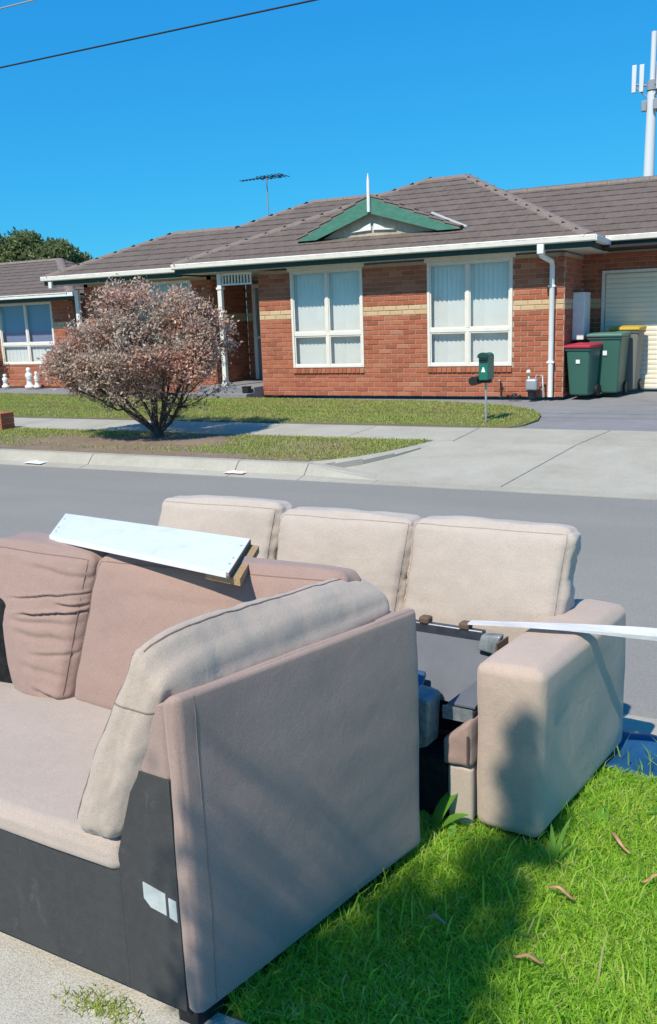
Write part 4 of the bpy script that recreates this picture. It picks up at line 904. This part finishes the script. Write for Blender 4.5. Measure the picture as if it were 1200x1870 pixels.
for p, q, k in ((bc[2], bc[3], -1), (bc[1], bc[0], 1)):
    for fr_ in (.22, .38, .75):
        c = p+(q-p)*fr_+e1*.018*k; MB().lathe((c.x, c.y, c.z), [(.0035, -.001), (.0035, .0006)], 8).build('screw_hole', 'brown_edge', BD)

# ------------------------------------------------------------------ grass and small things on the ground
def blades(name, P, L, wd, lean, mat, z0, kind='stuff', seg=2):
    n = len(P); az = RNG.uniform(0, 2*np.pi, n); la = RNG.uniform(0, 2*np.pi, n)
    sx, sy = np.cos(az)*wd/2, np.sin(az)*wd/2; lx, ly = np.cos(la)*lean*L, np.sin(la)*lean*L; z0 = np.broadcast_to(z0, n)
    V = np.zeros((n, 5, 3)); V[:, 0] = np.stack([P[:, 0]-sx, P[:, 1]-sy, z0], 1); V[:, 1] = np.stack([P[:, 0]+sx, P[:, 1]+sy, z0], 1)
    mz = z0+L*.6*np.sqrt(np.clip(1-(lean*.5)**2, .2, 1)); tz = z0+L*np.sqrt(np.clip(1-lean**2, .03, 1))
    V[:, 2] = np.stack([P[:, 0]+lx*.4+sx*.8, P[:, 1]+ly*.4+sy*.8, mz], 1); V[:, 3] = np.stack([P[:, 0]+lx*.4-sx*.8, P[:, 1]+ly*.4-sy*.8, mz], 1); V[:, 4] = np.stack([P[:, 0]+lx, P[:, 1]+ly, tz], 1)
    b = np.arange(n)*5; F = np.concatenate([np.stack([b, b+1, b+2], 1), np.stack([b, b+2, b+3], 1), np.stack([b+3, b+2, b+4], 1)])
    o = obj(name, fast_mesh(name, V.reshape(-1, 3), F, 3), mat); o['kind'] = kind; return o
def inside_sofa(P):
    def loc(O, U, V):
        M_ = np.linalg.inv(np.array([[U.x, V.x], [U.y, V.y]])); q = (P-np.array([O.x, O.y])) @ M_.T; return q
    q = loc(O1, U1, V1); r_ = loc(O2, U2, V2)
    return ((q[:, 0] > -1.6) & (q[:, 0] < -.02) & (q[:, 1] > .02) & (q[:, 1] < .82)) | ((r_[:, 0] > -2.0) & (r_[:, 0] < -.02) & (r_[:, 1] > .03) & (r_[:, 1] < .67))
def scatter(x0, x1, y0, y1, dens):
    n = int((x1-x0)*(y1-y0)*dens); return np.stack([RNG.uniform(x0, x1, n), RNG.uniform(y0, y1, n)], 1)
def pnoise(P, s, o=0): return np.array([noise.noise(Vector((p[0]*s+o, p[1]*s-o, o))) for p in P])
P = np.concatenate([scatter(-1.15, .45, 1.43, 3.02, 52000), scatter(.45, 2.2, 1.43, 3.02, 6000), scatter(-4, -1.15, 1.43, 3.02, 2500)])
P = P[~inside_sofa(P)]; P = P[~((P[:, 0] > -.47) & (P[:, 0] < .17) & (P[:, 1] > 2.86))]; pn = pnoise(P, 3.5, 3.1)
edge_d = np.minimum(np.abs(P[:, 0]+1.03-(P[:, 1]-1.336)*.27), 1)
L = RNG.uniform(.028, .062, len(P))*(1+.75*pn)+.02*np.exp(-(edge_d/.07)**2)
blades('verge_grass', P, np.clip(L, .015, .13), RNG.uniform(.0028, .005, len(P)), np.clip(RNG.normal(.80, .2, len(P)), .05, .985), 'grass_near', -.012)
bpy.data.objects['verge_grass']['label'] = 'lush bright green grass growing around the two sofas'; bpy.data.objects['verge_grass']['category'] = 'grass'
# long blades
P = scatter(-1.05, .4, 1.45, 3.0, 420); P = P[~inside_sofa(P)]
o = blades('long_grass_blades', P, RNG.uniform(.07, .15, len(P)), RNG.uniform(.004, .007, len(P)), np.clip(RNG.normal(.6, .2, len(P)), .1, .95), 'grass_near', -.012)
tag(o, 'taller grass blades standing out of the green verge', 'grass')
# far lawns
P = scatter(-19, -2.8, 11.48, 15.2, 2700)
lx = np.array(LAWN)
def in_poly(P, poly):
    x, y = P[:, 0], P[:, 1]; ins = np.zeros(len(P), bool); j = len(poly)-1
    for i in range(len(poly)):
        xi, yi = poly[i]; xj, yj = poly[j]
        ins ^= ((yi > y) != (yj > y)) & (x < (xj-xi)*(y-yi)/(yj-yi+1e-12)+xi); j = i
    return ins
P = P[in_poly(P, LAWN)]; pn = pnoise(P, .9, 1.7); frontm = np.exp(-((P[:, 1]-11.5)/.30)**2)
P = P[RNG.uniform(0, 1, len(P)) > .75*frontm+.25*(pn > .25)]
o = blades('lawn_grass', P, RNG.uniform(.018, .042, len(P)), RNG.uniform(.006, .012, len(P)), RNG.uniform(.3, .92, len(P)), 'grass_far', np.array([zf(y)+.011 for y in P[:, 1]]))
tag(o, 'mown yellow green lawn before the brick house', 'lawn')
P = scatter(-14, -3.6, 8.6, 10.34, 3000); NSP = [(-60, 10.34), (-60, 8.6)]+[(x-.09, y) for x, y in edge]; P = P[in_poly(P, NSP)]; pn = pnoise(P, 1.1, 5.2)
dirt = np.exp(-(((P[:, 0]+8.2)/2.1)**2+((P[:, 1]-9.35)/.62)**2)**2)+np.exp(-(((P[:, 0]+7.2)/1.0)**2+((P[:, 1]-9.9)/.5)**2)**2)+.9*(P[:, 1] < 8.95+.15*pn)*(P[:, 0] < -5.5)+.7*(P[:, 1] < 8.8)
P = P[RNG.uniform(0, 1, len(P)) > np.clip(dirt+.5*(pn > .28), 0, .985)]
o = blades('nature_strip_grass', P, RNG.uniform(.018, .046, len(P)), RNG.uniform(.006, .012, len(P)), RNG.uniform(.3, .92, len(P)), 'grass_far', np.array([zf(y)-.006 for y in P[:, 1]]))
tag(o, 'patchy grass on the far nature strip around the shrub', 'grass')
# weeds
def weed(x, y, lv, label, z=-.01):
    o = thing('weed', (x, y, z), label, 'weed', 'broad leaved weeds in the verge')
    for (az, el, L_, w_) in lv:
        mb = MB(); vs = []; n = 7; d = Vector((math.cos(az), math.sin(az), 0)); s_ = Vector((-d.y, d.x, 0)); p = Vector((x, y, z)); e_ = el
        for i in range(n+1):
            q = i/n; hw = w_*math.sin(math.pi*min(1, q*.95+.04))**.8*.5; vs += [p-s_*hw+Vector((0, 0, hw*.3)), p.copy(), p+s_*hw+Vector((0, 0, hw*.3))]
            p = p+(d*math.cos(e_)+Vector((0, 0, math.sin(e_))))*(L_/n); e_ -= .12
        for i in range(n): mb.add([], []); 
        mb.add(vs, [(3*i, 3*i+1, 3*i+4, 3*i+3) for i in range(n)]+[(3*i+1, 3*i+2, 3*i+5, 3*i+4) for i in range(n)], True); mb.build('leaf', 'weed_leaf', o)
weed(-.83, 2.27, [(.9, 1.25, .20, .05), (.3, 1.0, .15, .045), (2.2, .9, .10, .03), (-.6, .7, .10, .03)], 'upright weed with two long leaves in the gap between the sofas')
weed(-.76, 2.24, [(1.6, 1.2, .09, .025), (.2, 1.0, .08, .025), (3.0, .9, .08, .02)], 'small weed against the front foot of the rear sofa arm')
weed(-.37, 2.50, [(.6, .5, .12, .045), (2.4, .6, .11, .04), (4.0, .4, .10, .04), (5.4, .5, .12, .045), (1.5, .8, .1, .04)], 'spreading broad leaved weed beside the outer face of the rear arm')
weed(-.455, 2.26, [(1.2, 1.35, .16, .015), (1.9, 1.3, .13, .015), (.6, 1.2, .11, .014), (2.8, 1.1, .1, .014)], 'dark upright grass weed at the front corner of the rear arm')
weed(-.28, 2.62, [(.4, .6, .11, .035), (2.0, .6, .10, .03), (4.4, .5, .10, .035)], 'low pale weed at the right near the arm')
def bark(x, y, a, L_, bend, label):
    mb = MB(); pts = []; n = 8; vs = []
    d = Vector((math.cos(a), math.sin(a), 0)); s_ = Vector((-d.y, d.x, 0))
    for i in range(n+1):
        q = i/n-.5; c = Vector((x, y, .048))+d*L_*q+s_*bend*(q*q*4-1)+Vector((0, 0, .012*math.cos(q*6)))
        for k in range(5):
            an = math.pi*(k/4)*.9; vs.append(c+s_*math.cos(an)*.0062*(1-.6*abs(2*q)**3)+Vector((0, 0, math.sin(an)*.0045)))
    mb.add(vs, [(5*i+k, 5*i+k+1, 5*i+6+k, 5*i+5+k) for i in range(n) for k in range(4)], True); o = mb.build('bark_strip', 'bark_strip'); sd = o.modifiers.new('thick', 'SOLIDIFY'); sd.thickness = .0025
    tag(o, label, 'bark', 'curled bark strips on the grass')
bark(-.40, 2.10, -.35, .085, .012, 'curled brown bark strip on grass in front of the rear arm')
bark(-.29, 2.40, -1.0, .11, .02, 'bent brown bark strip nearest the outer face of the rear arm')
bark(-.42, 1.82, .05, .075, .014, 'nearest curled brown bark strip on the sunlit grass edge')
bark(-.185, 2.25, .6, .07, .008, 'brown bark strip at the right edge of the grass')
bark(-.67, 1.86, .1, .06, .006, 'small dull bark strip in the shaded grass')
# tuft of weeds in the footpath joint
P = np.stack([RNG.normal(-1.29, .055, 260), RNG.normal(1.312, .022, 260)], 1)
o = blades('footpath_tuft', P, RNG.uniform(.010, .034, 260), RNG.uniform(.002, .004, 260), RNG.uniform(.5, .98, 260), 'grass_far', 0.); tag(o, 'dry tuft of grass growing out of the near footpath', 'grass')
# thin rippled dark blue patch behind the rear arm
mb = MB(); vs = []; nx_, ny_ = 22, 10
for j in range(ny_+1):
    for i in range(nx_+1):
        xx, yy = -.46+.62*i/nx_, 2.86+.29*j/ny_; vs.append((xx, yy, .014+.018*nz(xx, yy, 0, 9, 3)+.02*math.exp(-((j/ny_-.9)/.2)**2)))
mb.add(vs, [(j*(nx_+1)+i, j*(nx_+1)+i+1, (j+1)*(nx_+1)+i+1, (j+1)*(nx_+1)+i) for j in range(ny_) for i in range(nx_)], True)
o = mb.build('blue_patch', 'dark_blue'); sd = o.modifiers.new('thick', 'SOLIDIFY'); sd.thickness = .003; tag(o, 'thin dark blue patch between the grass and the near kerb', 'sheet')
# litter in the far gutter
def scrap(x, y, z, w, seed, label, mat):
    mb = MB(); vs = []; n = 6
    for j in range(n+1):
        for i in range(n+1):
            a, b = i/n-.5, j/n-.5; vs.append((x+a*w, y+b*w*.5, z+.015+.05*abs(nz(a, b, 0, 3.4, seed))*(1-4*max(abs(a), abs(b))**2*.8)))
    mb.add(vs, [(j*(n+1)+i, j*(n+1)+i+1, (j+1)*(n+1)+i+1, (j+1)*(n+1)+i) for j in range(n) for i in range(n)]); o = mb.build('paper_scrap', mat); sd = o.modifiers.new('thick', 'SOLIDIFY'); sd.thickness = .002; tag(o, label, 'litter', 'litter in the far gutter')
scrap(-5.32, 8.30, -.118, .26, 2, 'pinkish crumpled paper scrap in the far gutter', 'scrap'); scrap(-8.32, 8.28, -.122, .30, 6, 'white flattened paper scrap in the far gutter at left', 'white_plastic')
# green plant by the neighbour's window
o = thing('garden_plant', (-18.35, 17.0, .1), 'green leafy plant at the left edge under the blue window', 'plant')
mb = MB(); cs_ = []
for i in range(14):
    a = random.uniform(0, 6.28); c = (-18.42+.22*math.cos(a)*random.random(), 17.0+.2*math.sin(a), random.uniform(.5, 1.1)); cs_.append(c); mb.tube([(-18.4, 17, .1), ((c[0]-18.4)/2, 17, c[2]*.6), c], [.012, .008, .004], 4)
mb.build('stem', 'bark_dark', o); cs_ = np.array(cs_); ix = RNG.integers(0, 14, 700); leaves('foliage', cs_[ix]+RNG.normal(0, .07, (700, 3)), RNG.normal(size=(700, 3)), RNG.uniform(.05, .10, 700), 'tree_leaf', o, .5)

# ------------------------------------------------------------------ unseen tree added behind the camera, crown shaped to shade verge and sofa arm
o = thing('added_shade_tree', (-1.07, -1.2, 0), 'slender unseen tree added behind the camera to cast shade', 'tree')
mb = MB(); mb.tube([(-1.07, -1.2, -.03), (-1.03, -1.2, 1.5), (-1.08, -1.2, 3.0), (-1.03, -1.2, 4.7)], [.035, .03, .022, .006], 8); cl = []
for i in range(34):
    q = i/33; z = 3.0+1.75*q; w = (.29 if q < .38 else .29-.17*min(1, (q-.38)/.18))*(1-.5*max(0, q-.8)/.2); a = i*2.4; xo = .0 if q < .45 else .055; r_ = w*random.uniform(.3, .9)
    c = (-1.07+xo+r_*math.cos(a), -1.2+r_*math.sin(a), z); cl.append((*c, w)); mb.tube([(-1.07, -1.2, z-.18), c], [.007, .003], 4)
mb.build('trunk', 'bark_dark', o); cl = np.array(cl); ix = RNG.choice(len(cl), 9500, p=np.where(np.arange(len(cl)) < 15, 1., .22)/np.where(np.arange(len(cl)) < 15, 1., .22).sum()); dr_ = RNG.normal(size=(9500, 3))
leaves('crown', cl[ix, :3]+dr_*cl[ix, 3:4]*.22, RNG.normal(size=(9500, 3)), RNG.uniform(.03, .055, 9500), 'tree_leaf', o, .55)
